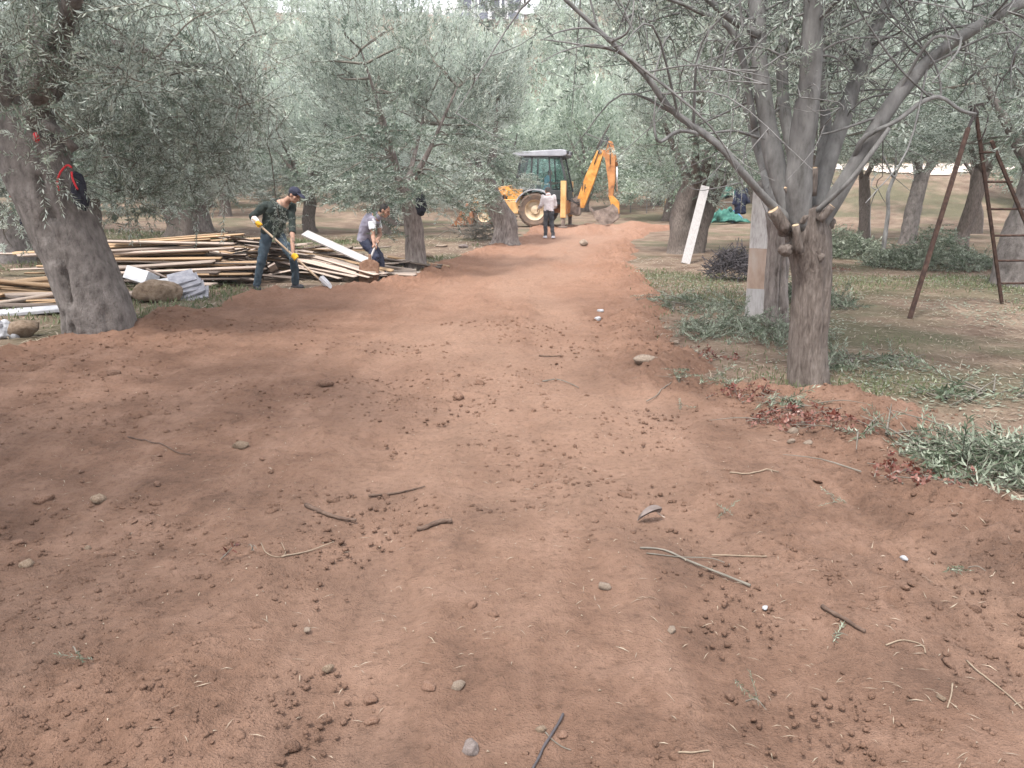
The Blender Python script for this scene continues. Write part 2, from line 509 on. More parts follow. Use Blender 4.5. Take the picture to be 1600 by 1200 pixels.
M['roof_grey'] = surface('grey_roof', [(0.24, 0.248, 0.28), (0.336, 0.344, 0.376)], 4, rough=.5, bump=.1)
M['tyre'] = surface('muddy_tyre', [(0.0504, 0.0396, 0.0346), (0.115, 0.0828, 0.0648), (0.194, 0.13, 0.0936)], 4, rough=.92, bump=.5, dist=.01)
M['rim'] = surface('dusty_rim', [(0.375, 0.27, 0.165), (0.495, 0.39, 0.27), (0.54, 0.465, 0.36)], 5, rough=.6, bump=.2)
M['chrome'] = surface('cylinder_rod', [(.6, .6, .62), (.72, .72, .74)], 4, rough=.25, bump=0, metal=.8)
M['hose'] = surface('rubber_hose', [(.025, .025, .028), (.05, .05, .05)], 5, rough=.5, bump=0)
M['skin'] = surface('skin', [(0.264, 0.152, 0.112), (0.336, 0.2, 0.148), (0.368, 0.232, 0.176)], 8, rough=.6, bump=.1, dist=.004)
M['hair'] = surface('hair', [(.012, .011, .012), (.035, .03, .03)], 40, (1, 1, .2), .6, .4, dist=.004)
M['hair_grey'] = surface('hair_greying', [(.03, .028, .028), (.10, .095, .095)], 60, (1, 1, .2), .6, .4, dist=.004)
M['stick_brown'] = surface('soiled_stick', [(.055, .036, .028), (.095, .064, .05), (.14, .10, .08)], 14, rough=.95, bump=.6)
M['stalk'] = surface('straw_stalk', [(0.176, 0.136, 0.1), (0.24, 0.192, 0.144)], 9, rough=.9, bump=0)
M['eye'] = surface('eye', [(.02, .015, .012), (.03, .02, .018)], 3, rough=.2, bump=0)
def cloth(name, a, b_, sc=14, bump=.35):
    return surface(name, [a, tuple((x + y) / 2 for x, y in zip(a, b_)), b_], sc, rough=.9, bump=bump, bscale=22, dist=.012, spec=.15)
M['sweater'] = cloth('dark_green_knit', (0.0176, 0.0256, 0.024), (0.04, 0.0496, 0.0464))
M['jeans'] = cloth('blue_jeans', (0.032, 0.0496, 0.068), (0.08, 0.108, 0.136), 6)
M['cap'] = cloth('dark_navy_cap', (.018, .02, .036), (.04, .042, .065))
M['vest'] = cloth('lavender_grey_vest', (0.188, 0.176, 0.232), (0.285, 0.274, 0.338), 6)
M['tshirt'] = cloth('white_tshirt', (.62, .64, .70), (.78, .80, .84), 6)
M['navy'] = cloth('navy_trousers', (0.028, 0.032, 0.06), (0.06, 0.068, 0.104), 6)
M['pinkshirt'] = cloth('pinkish_white_shirt', (.58, .52, .54), (.74, .69, .71), 6)
M['charcoal'] = cloth('charcoal_trousers', (0.0467, 0.051, 0.0612), (0.0935, 0.0978, 0.111), 6)
M['blueshirt'] = cloth('light_blue_shirt', (.28, .50, .62), (.42, .66, .76), 6)
M['glove_y'] = cloth('yellow_glove', (.55, .30, .02), (.72, .42, .05), 10)
M['glove_w'] = cloth('white_cuff', (.6, .58, .58), (.78, .76, .76), 10)
M['shoe'] = cloth('dark_shoe', (.03, .032, .04), (.09, .09, .10), 10)
M['shoe_pale'] = cloth('pale_shoe', (.45, .45, .5), (.65, .65, .7), 10)
M['jacket'] = cloth('dark_jacket', (.015, .016, .024), (.035, .036, .05), 8)
M['jacket_blue'] = cloth('dark_blue_jacket', (.025, .03, .06), (.06, .07, .12), 8)
M['red'] = surface('red_plastic', [(.45, .02, .03), (.62, .04, .05)], 5, rough=.5, bump=.1)
M['net_green'] = surface('green_net', [(0.016, 0.072, 0.06), (0.04, 0.136, 0.112), (0.072, 0.192, 0.152)], 9, rough=.85, bump=.8, bscale=60, dist=.02)
M['net_blue'] = surface('blue_sheet', [(0.032, 0.128, 0.304), (0.08, 0.224, 0.416)], 6, rough=.6, bump=.4)
M['wall_white'] = surface('white_render', [(.74, .74, .76), (.80, .80, .82)], 1, rough=.8, bump=.1)
M['shade_metal'] = surface('dark_window_frame', [(.12, .12, .17), (.17, .17, .23)], 2, rough=.5, bump=0)
M['roof_tile'] = surface('grey_tile_roof', [(.25, .22, .22), (.36, .32, .31)], 3, rough=.8, bump=.2)
M['wood_post'] = surface('yellow_wood_post', [(0.3, 0.18, 0.075), (0.435, 0.285, 0.135), (0.495, 0.345, 0.195)], 8, (1, 1, .2), .8, .3)
M['wire'] = surface('fence_wire', [(.12, .11, .11), (.2, .19, .19)], 5, rough=.5, bump=0, metal=.4)
M['handle'] = surface('shaft_wood', [(0.288, 0.2, 0.136), (0.4, 0.296, 0.208), (0.48, 0.384, 0.288)], 10, (1, 1, .15), .7, .2)
M['steel'] = surface('worn_steel', [(.45, .45, .48), (.6, .6, .63)], 8, rough=.45, bump=.2, dist=.003, metal=.3)

def glass_mat():
    m, t, b = new_mat('cab_glass')
    t.nodes.remove(b)
    gl = N(t, 'ShaderNodeBsdfGlossy'); gl.inputs['Roughness'].default_value = .04; gl.inputs[0].default_value = (.9, .95, .95, 1)
    fr = N(t, 'ShaderNodeFresnel', IOR=1.45)
    tr = N(t, 'ShaderNodeBsdfTransparent'); tr.inputs[0].default_value = (.80, .90, .90, 1)
    ms = N(t, 'ShaderNodeMixShader')
    t.links.new(fr.outputs[0], ms.inputs[0])
    t.links.new(tr.outputs[0], ms.inputs[1]); t.links.new(gl.outputs[0], ms.inputs[2])
    t.links.new(ms.outputs[0], t.nodes['Material Output'].inputs[0])
    return m
M['glass'] = glass_mat()
def dark_glass():
    m, t, b = new_mat('window_glass')
    b.inputs['Base Color'].default_value = (.12, .13, .18, 1); b.inputs['Roughness'].default_value = .08
    return m
M['window'] = dark_glass()

def dirt_mat():
    m, t, b = new_mat('red_dirt')
    L = t.links.new
    g = N(t, 'ShaderNodeNewGeometry')
    def nz(sc, det=5, rough=.6, stretch=None):
        n = N(t, 'ShaderNodeTexNoise', Scale=sc, Detail=det, Roughness=rough)
        if stretch:
            mp = N(t, 'ShaderNodeMapping'); mp.inputs['Scale'].default_value = stretch
            L(g.outputs['Position'], mp.inputs[0]); L(mp.outputs[0], n.inputs['Vector'])
        else: L(g.outputs['Position'], n.inputs['Vector'])
        return n
    big = nz(.55, 4); mid = nz(2.3, 6, .65); fine = nz(28, 6, .7); vfine = nz(120, 3, .6)
    streak = nz(1.3, 5, .6, (1.6, .22, 1))
    c1 = ramp(t, [(.30, (.105, .064, .047)), (.50, (.160, .097, .070)), (.70, (.218, .138, .103))]); L(mid.outputs[0], c1.inputs[0])
    # dry pale dust packed by wheels and the damp darker soil turned up
    c2 = N(t, 'ShaderNodeMixRGB', blend_type='MIX'); dr = ramp(t, [(.50, (0, 0, 0)), (.68, (1, 1, 1))]); L(streak.outputs[0], dr.inputs[0])
    ml = N(t, 'ShaderNodeMath', operation='MULTIPLY'); L(dr.outputs[0], ml.inputs[0]); ml.inputs[1].default_value = .55
    L(ml.outputs[0], c2.inputs[0]); L(c1.outputs[0], c2.inputs[1]); c2.inputs[2].default_value = (.265, .172, .13, 1)
    dk = ramp(t, [(.36, (1, 1, 1)), (.50, (0, 0, 0))]); L(big.outputs[0], dk.inputs[0])
    c3 = N(t, 'ShaderNodeMixRGB'); m2 = N(t, 'ShaderNodeMath', operation='MULTIPLY'); L(dk.outputs[0], m2.inputs[0]); m2.inputs[1].default_value = .38
    L(m2.outputs[0], c3.inputs[0]); L(c2.outputs[0], c3.inputs[1]); c3.inputs[2].default_value = (.098, .065, .051, 1)
    # farther along the track the soil is redder, with its sunlit brightness painted in
    sp = N(t, 'ShaderNodeSeparateXYZ'); L(g.outputs['Position'], sp.inputs[0])
    far = N(t, 'ShaderNodeMapRange'); far.inputs['From Min'].default_value = 4; far.inputs['From Max'].default_value = 15; L(sp.outputs['Y'], far.inputs[0])
    m3 = N(t, 'ShaderNodeMath', operation='MULTIPLY'); L(far.outputs[0], m3.inputs[0]); m3.inputs[1].default_value = .5
    c3b = N(t, 'ShaderNodeMixRGB'); L(m3.outputs[0], c3b.inputs[0]); L(c3.outputs[0], c3b.inputs[1]); c3b.inputs[2].default_value = (.315, .17, .113, 1)
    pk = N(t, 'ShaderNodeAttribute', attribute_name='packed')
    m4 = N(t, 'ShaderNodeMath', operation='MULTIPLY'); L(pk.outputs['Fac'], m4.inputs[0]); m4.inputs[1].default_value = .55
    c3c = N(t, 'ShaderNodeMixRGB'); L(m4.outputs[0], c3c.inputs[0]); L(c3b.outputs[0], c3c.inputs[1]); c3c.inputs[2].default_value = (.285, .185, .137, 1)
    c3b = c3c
    sp2 = ramp(t, [(.28, (.45, .45, .45)), (.47, (.95, .95, .95)), (.72, (1.12, 1.12, 1.12))]); L(fine.outputs[0], sp2.inputs[0])
    c4 = N(t, 'ShaderNodeMixRGB', blend_type='MULTIPLY'); c4.inputs[0].default_value = .75; L(c3b.outputs[0], c4.inputs[1]); L(sp2.outputs[0], c4.inputs[2])
    sp3 = ramp(t, [(.70, (0, 0, 0)), (.76, (1, 1, 1))]); L(vfine.outputs[0], sp3.inputs[0])
    c5 = N(t, 'ShaderNodeMixRGB'); m5 = N(t, 'ShaderNodeMath', operation='MULTIPLY'); L(sp3.outputs[0], m5.inputs[0]); m5.inputs[1].default_value = .5
    L(m5.outputs[0], c5.inputs[0]); L(c4.outputs[0], c5.inputs[1]); c5.inputs[2].default_value = (.36, .29, .25, 1)
    L(c5.outputs[0], b.inputs['Base Color'])
    b.inputs['Roughness'].default_value = .95
    b.inputs['Specular IOR Level'].default_value = .12
    bm = N(t, 'ShaderNodeMath', operation='ADD'); L(fine.outputs[0], bm.inputs[0]); L(vfine.outputs[0], bm.inputs[1])
    bp = N(t, 'ShaderNodeBump', Strength=1.0, Distance=.016); L(bm.outputs[0], bp.inputs['Height'])
    bp2 = N(t, 'ShaderNodeBump', Strength=.6, Distance=.05); L(mid.outputs[0], bp2.inputs['Height']); L(bp.outputs[0], bp2.inputs['Normal'])
    L(bp2.outputs[0], b.inputs['Normal'])
    return m
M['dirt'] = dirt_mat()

def ground_mat():
    m, t, b = new_mat('grove_floor')
    L = t.links.new
    g = N(t, 'ShaderNodeNewGeometry')
    def nz(sc, det=5, rough=.6):
        n = N(t, 'ShaderNodeTexNoise', Scale=sc, Detail=det, Roughness=rough); L(g.outputs['Position'], n.inputs['Vector']); return n
    a = nz(.35, 5); bb = nz(1.5, 6, .65); f = nz(22, 5, .7); vf = nz(90, 3)
    c1 = ramp(t, [(.3, (.115, .076, .057)), (.46, (.172, .125, .096)), (.6, (.23, .175, .132)), (.72, (.285, .225, .175))]); L(bb.outputs[0], c1.inputs[0])
    gr = ramp(t, [(.46, (0, 0, 0)), (.60, (1, 1, 1))]); L(a.outputs[0], gr.inputs[0])
    mm = N(t, 'ShaderNodeMath', operation='MULTIPLY'); L(gr.outputs[0], mm.inputs[0]); mm.inputs[1].default_value = .75
    c2 = N(t, 'ShaderNodeMixRGB'); L(mm.outputs[0], c2.inputs[0]); L(c1.outputs[0], c2.inputs[1]); c2.inputs[2].default_value = (.095, .098, .06, 1)
    sp = ramp(t, [(.3, (.55, .55, .55)), (.55, (1, 1, 1))]); L(f.outputs[0], sp.inputs[0])
    c3 = N(t, 'ShaderNodeMixRGB', blend_type='MULTIPLY'); c3.inputs[0].default_value = .8; L(c2.outputs[0], c3.inputs[1]); L(sp.outputs[0], c3.inputs[2])
    L(c3.outputs[0], b.inputs['Base Color'])
    b.inputs['Roughness'].default_value = .95; b.inputs['Specular IOR Level'].default_value = .1
    ad = N(t, 'ShaderNodeMath', operation='ADD'); L(f.outputs[0], ad.inputs[0]); L(vf.outputs[0], ad.inputs[1])
    bp = N(t, 'ShaderNodeBump', Strength=.8, Distance=.03); L(ad.outputs[0], bp.inputs['Height']); L(bp.outputs[0], b.inputs['Normal'])
    return m
M['ground'] = ground_mat()
M['sand'] = surface('pale_sand', [(0.44, 0.36, 0.304), (0.544, 0.464, 0.408), (0.608, 0.544, 0.496)], 1.2, rough=.95, bump=.3, coord='World')

# ------------------------------------------------------------------ the setting: ground, road, clearing
def grid_mesh(name, xs, ys, zf, mat, keep=None, smooth=True):
    X, Y = np.meshgrid(xs, ys)
    Z = zf(X, Y)
    V = np.stack([X, Y, Z], -1).reshape(-1, 3)
    nx, ny = len(xs), len(ys)
    i = np.arange(ny - 1)[:, None] * nx; j = np.arange(nx - 1)[None]
    F = np.stack([i + j, i + j + 1, i + nx + j + 1, i + nx + j], -1).reshape(-1, 4)
    if keep is not None:
        kv = keep(X, Y).reshape(-1)
        F = F[kv[F].any(1)]
        used = np.unique(F)
        re = np.full(len(V), -1); re[used] = np.arange(len(used))
        V = V[used]; F = re[F]
    return mesh_np(name, V, F, mat, smooth)

def steps(stops):
    out = [stops[0][0]]
    for (a, d0), (b, d1) in zip(stops[:-1], stops[1:]):
        p = a
        while p < b - 1e-6:
            p = p + d0 + (d1 - d0) * (p - a) / (b - a)
            out.append(min(p, b))
    return np.array(out)

gx = steps([(-260, 16), (-70, 3), (-12, .35), (-6, .12), (6, .12), (12, .35), (70, 3), (260, 16)])
gy = steps([(-40, 4), (-2, .4), (3, .13), (16, .16), (36, .5), (70, 2.2), (150, 3.5), (420, 24)])
g = obj('ground', grid_mesh('ground', gx, gy, lambda x, y: ground_h(x, y) - .14 * ss(.15, .6, edge_in(x, y)), M['ground']))
tag(g, 'dry grassy soil of the olive grove rising to a hillside', kind='structure')

rx = steps([(-13, .22), (-5, .06), (-2.6, .02), (2.6, .02), (5, .05), (9.5, .2)])
ry = steps([(-3, .25), (1.2, .03), (1.5, .012), (3, .018), (8, .045), (16, .09), (36, .22)])
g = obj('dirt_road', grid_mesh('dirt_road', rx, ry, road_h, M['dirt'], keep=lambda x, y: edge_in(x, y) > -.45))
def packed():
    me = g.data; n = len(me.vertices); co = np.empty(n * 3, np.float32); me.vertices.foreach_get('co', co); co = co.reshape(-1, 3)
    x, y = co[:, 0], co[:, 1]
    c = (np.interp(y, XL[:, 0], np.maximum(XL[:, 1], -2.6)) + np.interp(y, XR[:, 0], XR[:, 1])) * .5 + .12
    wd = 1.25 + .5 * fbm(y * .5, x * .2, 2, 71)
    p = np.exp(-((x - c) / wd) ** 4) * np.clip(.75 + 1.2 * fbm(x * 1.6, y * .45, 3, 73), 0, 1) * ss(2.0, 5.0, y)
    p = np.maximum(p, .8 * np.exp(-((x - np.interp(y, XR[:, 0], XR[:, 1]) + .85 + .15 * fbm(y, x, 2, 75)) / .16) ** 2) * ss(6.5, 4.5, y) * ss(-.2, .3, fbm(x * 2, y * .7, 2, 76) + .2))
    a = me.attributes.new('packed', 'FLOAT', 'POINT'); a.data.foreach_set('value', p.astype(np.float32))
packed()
tag(g, 'wide track of freshly turned reddish brown soil', kind='structure')

def clearing():
    xs = np.linspace(15.5, 30, 40); ys = np.linspace(41, 55, 40)
    k = lambda x, y: ((x - 22.6) / 5.5) ** 2 + ((y - 48) / 5.2) ** 2 + .8 * fbm(x * .4, y * .4, 2, 8) < 1
    o = obj('sandy_path', grid_mesh('sandy_path', xs, ys, lambda x, y: ground_h(x, y) + .05, M['sand'], keep=k))
    tag(o, 'pale sandy clearing seen between trunks on the rising ground', kind='structure')
clearing()

# ------------------------------------------------------------------ foliage machinery
def twig_template(r, n, L, ll, lw, lo=30, hi=70, bend=.12):
    V = []; ph = r.uniform(0, 6.28); bx = r.uniform(-bend, bend) * L; by = r.uniform(-bend, bend) * L
    for i in range(n):
        t = (i + .6) / n
        az = ph + (i % 2) * PI + (i // 2) * 1.57 + r.uniform(-.5, .5)
        tl = R(r.uniform(lo, hi)) * (1 - .35 * t)
        d = np.array((math.sin(tl) * math.cos(az), math.sin(tl) * math.sin(az), math.cos(tl)))
        sd_ = np.cross(d, (0, 0, 1)); sd_ /= np.linalg.norm(sd_)
        sd_ = unit(sd_ + r.normal(0, .45, 3))
        nrm = unit(np.cross(sd_, d))
        l = ll * r.uniform(.65, 1.15) * (1 - .35 * abs(t - .45)); w_ = lw * r.uniform(.75, 1.15)
        b = np.array((bx * t * t, by * t * t, t * L))
        m = b + d * l * .45
        tip = b + d * l - nrm * l * r.uniform(-.05, .2)
        V += [b, m + sd_ * w_ / 2, tip, m - sd_ * w_ / 2]
    V = np.array(V)
    F = np.arange(n * 4).reshape(n, 4)
    st = []
    for t, rr in ((0, .0042), (.5, .0032), (1, .0012)):
        for k in range(3):
            a = k * 2.094
            st.append((bx * t * t + rr * math.cos(a), by * t * t + rr * math.sin(a), t * L))
    SF = [(i * 3 + k, i * 3 + (k + 1) % 3, i * 3 + 3 + (k + 1) % 3, i * 3 + 3 + k) for i in range(2) for k in range(3)]
    return V, F, np.array(st), np.array(SF)

def rot_to(dirs, roll):
    """matrices whose z axis is dirs"""
    z = unit(dirs)
    h = np.where(np.abs(z[:, 2:3]) > .95, np.array([[1., 0, 0]]), np.array([[0., 0, 1.]]))
    x = unit(np.cross(h, z)); y = np.cross(z, x)
    c, s = np.cos(roll)[:, None], np.sin(roll)[:, None]
    x2 = x * c + y * s; y2 = -x * s + y * c
    return np.stack([x2, y2, z], -1)

def scatter(tmpl, pos, dirs, scale, tone, r, jit=.18):
    """leaves and stems of many twigs; returns (V,F,tone),(V,F)"""
    Vs, Fs, Ts, SV, SF = [], [], [], [], []
    n = 0; sn = 0
    which = r.integers(0, len(tmpl), len(pos))
    Rm = rot_to(dirs, r.uniform(0, 6.28, len(pos)))
    for k, (V, F, S, G) in enumerate(tmpl):
        ix = np.nonzero(which == k)[0]
        if not len(ix): continue
        W = np.einsum('tij,vj->tvi', Rm[ix], V) * scale[ix, None, None] + pos[ix, None]
        Vs.append(W.reshape(-1, 3))
        Fs.append((F[None] + (np.arange(len(ix)) * len(V))[:, None, None] + n).reshape(-1, 4))
        lt = np.repeat(r.normal(0, jit, (len(ix), len(F))), 4, axis=1) + tone[ix, None]
        Ts.append(lt.ravel())
        n += len(ix) * len(V)
        W = np.einsum('tij,vj->tvi', Rm[ix], S) * scale[ix, None, None] + pos[ix, None]
        SV.append(W.reshape(-1, 3))
        SF.append((G[None] + (np.arange(len(ix)) * len(S))[:, None, None] + sn).reshape(-1, 4))
        sn += len(ix) * len(S)
    return (np.concatenate(Vs), np.concatenate(Fs), np.clip(np.concatenate(Ts), 0, 1)), (np.concatenate(SV), np.concatenate(SF))

def ball_pts(r, n, shell=.5):
    d = unit(r.normal(0, 1, (n, 3)))
    return d * (r.uniform(0, 1, (n, 1)) ** shell)

def join_sweeps(items):
    """items: (points, radii, n)"""
    V, F, n = [], [], 0
    for P, rad, k in items:
        v, f = sweep(P, rad, k, caps=False)
        V.append(v); F.append(np.array(f) + n); n += len(v)
    return np.concatenate(V), np.concatenate(F)

def trunk_mesh(name, P, rad, mat, seed, n=28, rings=34, gnarl=.12, flare=.5, grooves=()):
    r = np.random.default_rng(seed)
    C = curve(P, rings); L = np.concatenate([[0], np.cumsum(np.linalg.norm(np.diff(C, axis=0), axis=1))])
    rr = np.interp(np.linspace(0, 1, rings), np.linspace(0, 1, len(rad)), rad)
    ph = r.uniform(0, 6.28, 8)
    tot = L[-1]
    def f(a, s):
        t = s / tot
        k = 1 + gnarl * (.8 * np.sin(2 * a + ph[0] + 1.6 * s) + .7 * np.sin(3 * a + ph[1] - 2.2 * s) + .45 * np.sin(5 * a + ph[2] + 2.8 * s) + .3 * np.sin(9 * a + ph[3] + s * 4))
        k = k + gnarl * 1.1 * fbm(a * 2.2 / 6.283 * 4 + ph[5], s * 5, 3, seed % 97) * np.sin(a / 2) ** .0
        k = k + flare * np.exp(-s / .16) * (.55 + .45 * np.sin(5 * a + ph[4]) + .3 * np.sin(3 * a + ph[6]))
        for a0, s0, a1, s1, wd, dp in grooves:
            u = np.clip((s - s0) / (s1 - s0), 0, 1)
            ac = a0 + (a1 - a0) * u
            da = np.angle(np.exp(1j * (a - ac)))
            k = k - dp * np.exp(-(da / wd) ** 2) * np.exp(-((s - (s0 + (s1 - s0) * u)) / .05) ** 2)
        return k
    V, F = sweep(C, rr, n, True, rfun=f)
    Vq = [x for x in F if len(x) == 4]; caps = [x for x in F if len(x) != 4]
    return mesh_np(name, V, [np.array(Vq), np.array(caps)], mat, True)

def limb_mesh(name, P, r0, r1, mat, n=10, rings=14, seed=0, wob=.06):
    C = curve(P, rings)
    rr = np.linspace(r0, r1, rings)
    r = np.random.default_rng(seed); ph = r.uniform(0, 6.28, 3)
    f = lambda a, s: 1 + wob * np.sin(2 * a + ph[0] + 5 * s) + wob * np.sin(3 * a + ph[1] - 7 * s) + wob * .8 * np.sin(s * 13 + ph[2])
    V, F = sweep(C, rr, n, True, rfun=f)
    q = [x for x in F if len(x) == 4]; c = [x for x in F if len(x) != 4]
    return mesh_np(name, V, [np.array(q), np.array(c)], mat, True)

TM_near = [twig_template(rng, 32, .44, .074, .0155) for _ in range(6)]
TM_mid = [twig_template(rng, 26, .50, .098, .024) for _ in range(5)]
TM_far = [twig_template(rng, 9, .65, .21, .062) for _ in range(5)]
TM_hill = [twig_template(rng, 7, .75, .30, .11) for _ in range(5)]

def twig_dirs(r, pos, cen, up=.55, out=.8, rnd=.55):
    d = unit(pos - cen) * out + np.array((0, 0, up)) + r.normal(0, rnd, pos.shape)
    return unit(d)

def gen_tree(seed, H=5.0, Rad=2.1, th=1.7, tr=.24, lean=(.15, 0), tm=TM_mid, ncl=46, per=22, mats=('bark_brown', 'leaf'), nlimb=4, detail=True, upshoot=60, low=.0, skirt=0, cmin=None):
    """returns [(part name, mesh, kind)] for one olive tree with its foot at the origin"""
    r = np.random.default_rng(seed)
    parts = []
    top = np.array((lean[0] * th, lean[1] * th, th))
    P = [(0, 0, -.12), (r.normal(0, .04), r.normal(0, .04), th * .3), top * .65 + np.array((r.normal(0, .07), r.normal(0, .07), 0)), top]
    parts.append(('trunk', trunk_mesh('trunk', P, [tr * 1.05, tr * .92, tr * .86, tr * .8], M[mats[0]], seed, n=22 if detail else 9, rings=20 if detail else 6, gnarl=.13, flare=.55), None))
    cen = np.array((top[0] * 1.2, top[1] * 1.2, th + (H - th) * .45))
    rad = np.array((Rad, Rad, (H - th) * .56))
    ends = []
    az0 = r.uniform(0, 6.28)
    thin = []
    for k in range(nlimb):
        az = az0 + k * 2 * PI / nlimb + r.uniform(-.35, .35)
        e = cen + rad * np.array((math.cos(az) * .62, math.sin(az) * .62, r.uniform(.0, .6)))
        s = top + np.array((math.cos(az), math.sin(az), 0)) * tr * .35 - np.array((0, 0, tr * .5))
        m1 = s * .6 + e * .4 + np.array((0, 0, .15)) + r.normal(0, .1, 3)
        C = curve([s, m1, e], 12)
        ends.append(C)
        if detail:
            parts.append(('limb', limb_mesh('limb', [s, m1, e], tr * .40, tr * .07, M[mats[0]], 9, 12, seed + k), None))
        else:
            thin.append((C[::3], np.linspace(tr * .5, tr * .12, len(C[::3])), 5))
    skel = np.concatenate([c[3:] for c in ends])
    # clusters of shoots
    cp = cen + ball_pts(r, ncl, .42) * rad * (1 + .12 * r.normal(0, 1, (ncl, 1)))
    cp[:, 2] = np.maximum(cp[:, 2], th * (cmin or .72 - low) + r.uniform(0, .4, ncl))
    if skirt:
        a_ = r.uniform(0, 6.28, skirt); q_ = r.uniform(.55, 1.0, skirt)
        sk = np.stack([cen[0] + Rad * q_ * np.cos(a_), cen[1] + Rad * q_ * np.sin(a_), th * r.uniform(.72, 1.25, skirt)], 1)
        cp = np.concatenate([cp, sk]); ncl = len(cp)
    cr = r.uniform(.34, .62, ncl) * (Rad / 2.1)
    ct = r.uniform(.12, .62, ncl)
    for c in cp:
        s = skel[np.argmin(np.linalg.norm(skel - c, axis=1) + np.maximum(0, skel[:, 2] - c[2]) * .6)]
        m_ = (s + c) / 2 + r.normal(0, .1, 3) + np.array((0, 0, .06))
        C = curve([s, m_, c], 5)
        if detail: thin.append((C, np.linspace(.026, .007, 5), 4))
    pos = np.repeat(cp, per, 0) + ball_pts(r, ncl * per, .45) * np.repeat(cr, per)[:, None] * np.array((1, 1, .85))
    ccen = np.repeat(cp, per, 0) * .5 + cen * .5 - np.array((0, 0, .4))
    dirs = twig_dirs(r, pos, ccen)
    lowm = pos[:, 2] < cen[2] - .25 * rad[2]
    dirs[lowm] = unit(dirs[lowm] * np.array((1, 1, .3)) - np.array((0, 0, .25)))
    tone = np.repeat(ct, per) + r.normal(0, .09, len(pos))
    sc = r.uniform(.75, 1.25, len(pos))
    if upshoot:
        u = cen + unit(r.normal(0, 1, (upshoot, 3)) * np.array((1, 1, .35)) + np.array((0, 0, .75))) * rad * .93
        pos = np.concatenate([pos, u]); dirs = np.concatenate([dirs, unit(np.array((0, 0, 1.)) + (u - cen) * .22 + r.normal(0, .16, u.shape))])
        tone = np.concatenate([tone, r.uniform(.4, .8, upshoot)]); sc = np.concatenate([sc, r.uniform(1.1, 1.9, upshoot)])
    (V, F, T), (SV, SF) = scatter(tm, pos, dirs, sc, tone, r)
    if detail:
        bv, bf = join_sweeps(thin)
        SF = SF.reshape(-1, 6, 4)[::2].reshape(-1, 4)
        parts.append(('branches', mesh_np('branches', np.concatenate([bv, SV]), [bf, SF + len(bv)], M['twig'], True), 'stuff'))
    else:
        bv, bf = join_sweeps(thin)
        parts.append(('branches', mesh_np('branches', bv, bf, M[mats[0]], True), 'stuff'))
    parts.append(('crown', mesh_np('crown', V, F, M[mats[1]], False, T), None))
    return parts

def plant_tree(parts, loc, rz, label, group=None, scale=1.0, name='olive_tree', zs=None):
    o = empty(name, loc, rz, label, 'tree', group, scale)
    if zs: o.scale = (scale, scale, scale * zs)
    for n, me, k in parts:
        c = obj(n, me, o)
        if k: c['kind'] = k
    return o

def on(x, y, dz=0.0): return (x, y, float(ground_h(x, y)) + dz)

# ------------------------------------------------------------------ far hillside: trees and the house
r2 = np.random.default_rng(90)
hill_kinds = [gen_tree(300 + i, H=4.6 + .4 * i, Rad=2.3 + .2 * i, th=1.2, tr=.22, tm=TM_hill, ncl=30, per=14, mats=('bark_brown', 'leaf_far'), nlimb=3, detail=False, upshoot=30, low=.35) for i in range(3)]
far_kinds = [gen_tree(340 + i, H=4.9 + .3 * i, Rad=2.2 + .15 * i, th=1.55, tr=.24, tm=TM_far, ncl=44, per=26, mats=('bark_brown', 'leaf_far'), nlimb=4, detail=False, upshoot=60, low=.15, skirt=12) for i in range(3)]
HOUSE = (-3.6, 140.0)
row = 0
y = 63.0
while y < 146:
    sp = 5.4 + (y - 60) * .02
    half = min(66, y * .62 + 8)
    x = -half + (row % 2) * sp / 2
    while x < half:
        px = x + r2.normal(0, .8); py = y + r2.normal(0, .9)
        clear = (abs(px - HOUSE[0] + 1.5) < 11 and py > 126) or fbm(px * .055, py * .09, 2, 77) > .30
        if not clear:
            plant_tree(hill_kinds[r2.integers(0, 3)], on(px, py, -.1), r2.uniform(0, 6.28), 'olive tree growing on the slope of the far hillside', 'olive trees on the far hillside', r2.uniform(.85, 1.3) * (.55 if abs(px + 5) < 10 and py > 104 else 1))
        x += sp
    y += sp * .95; row += 1

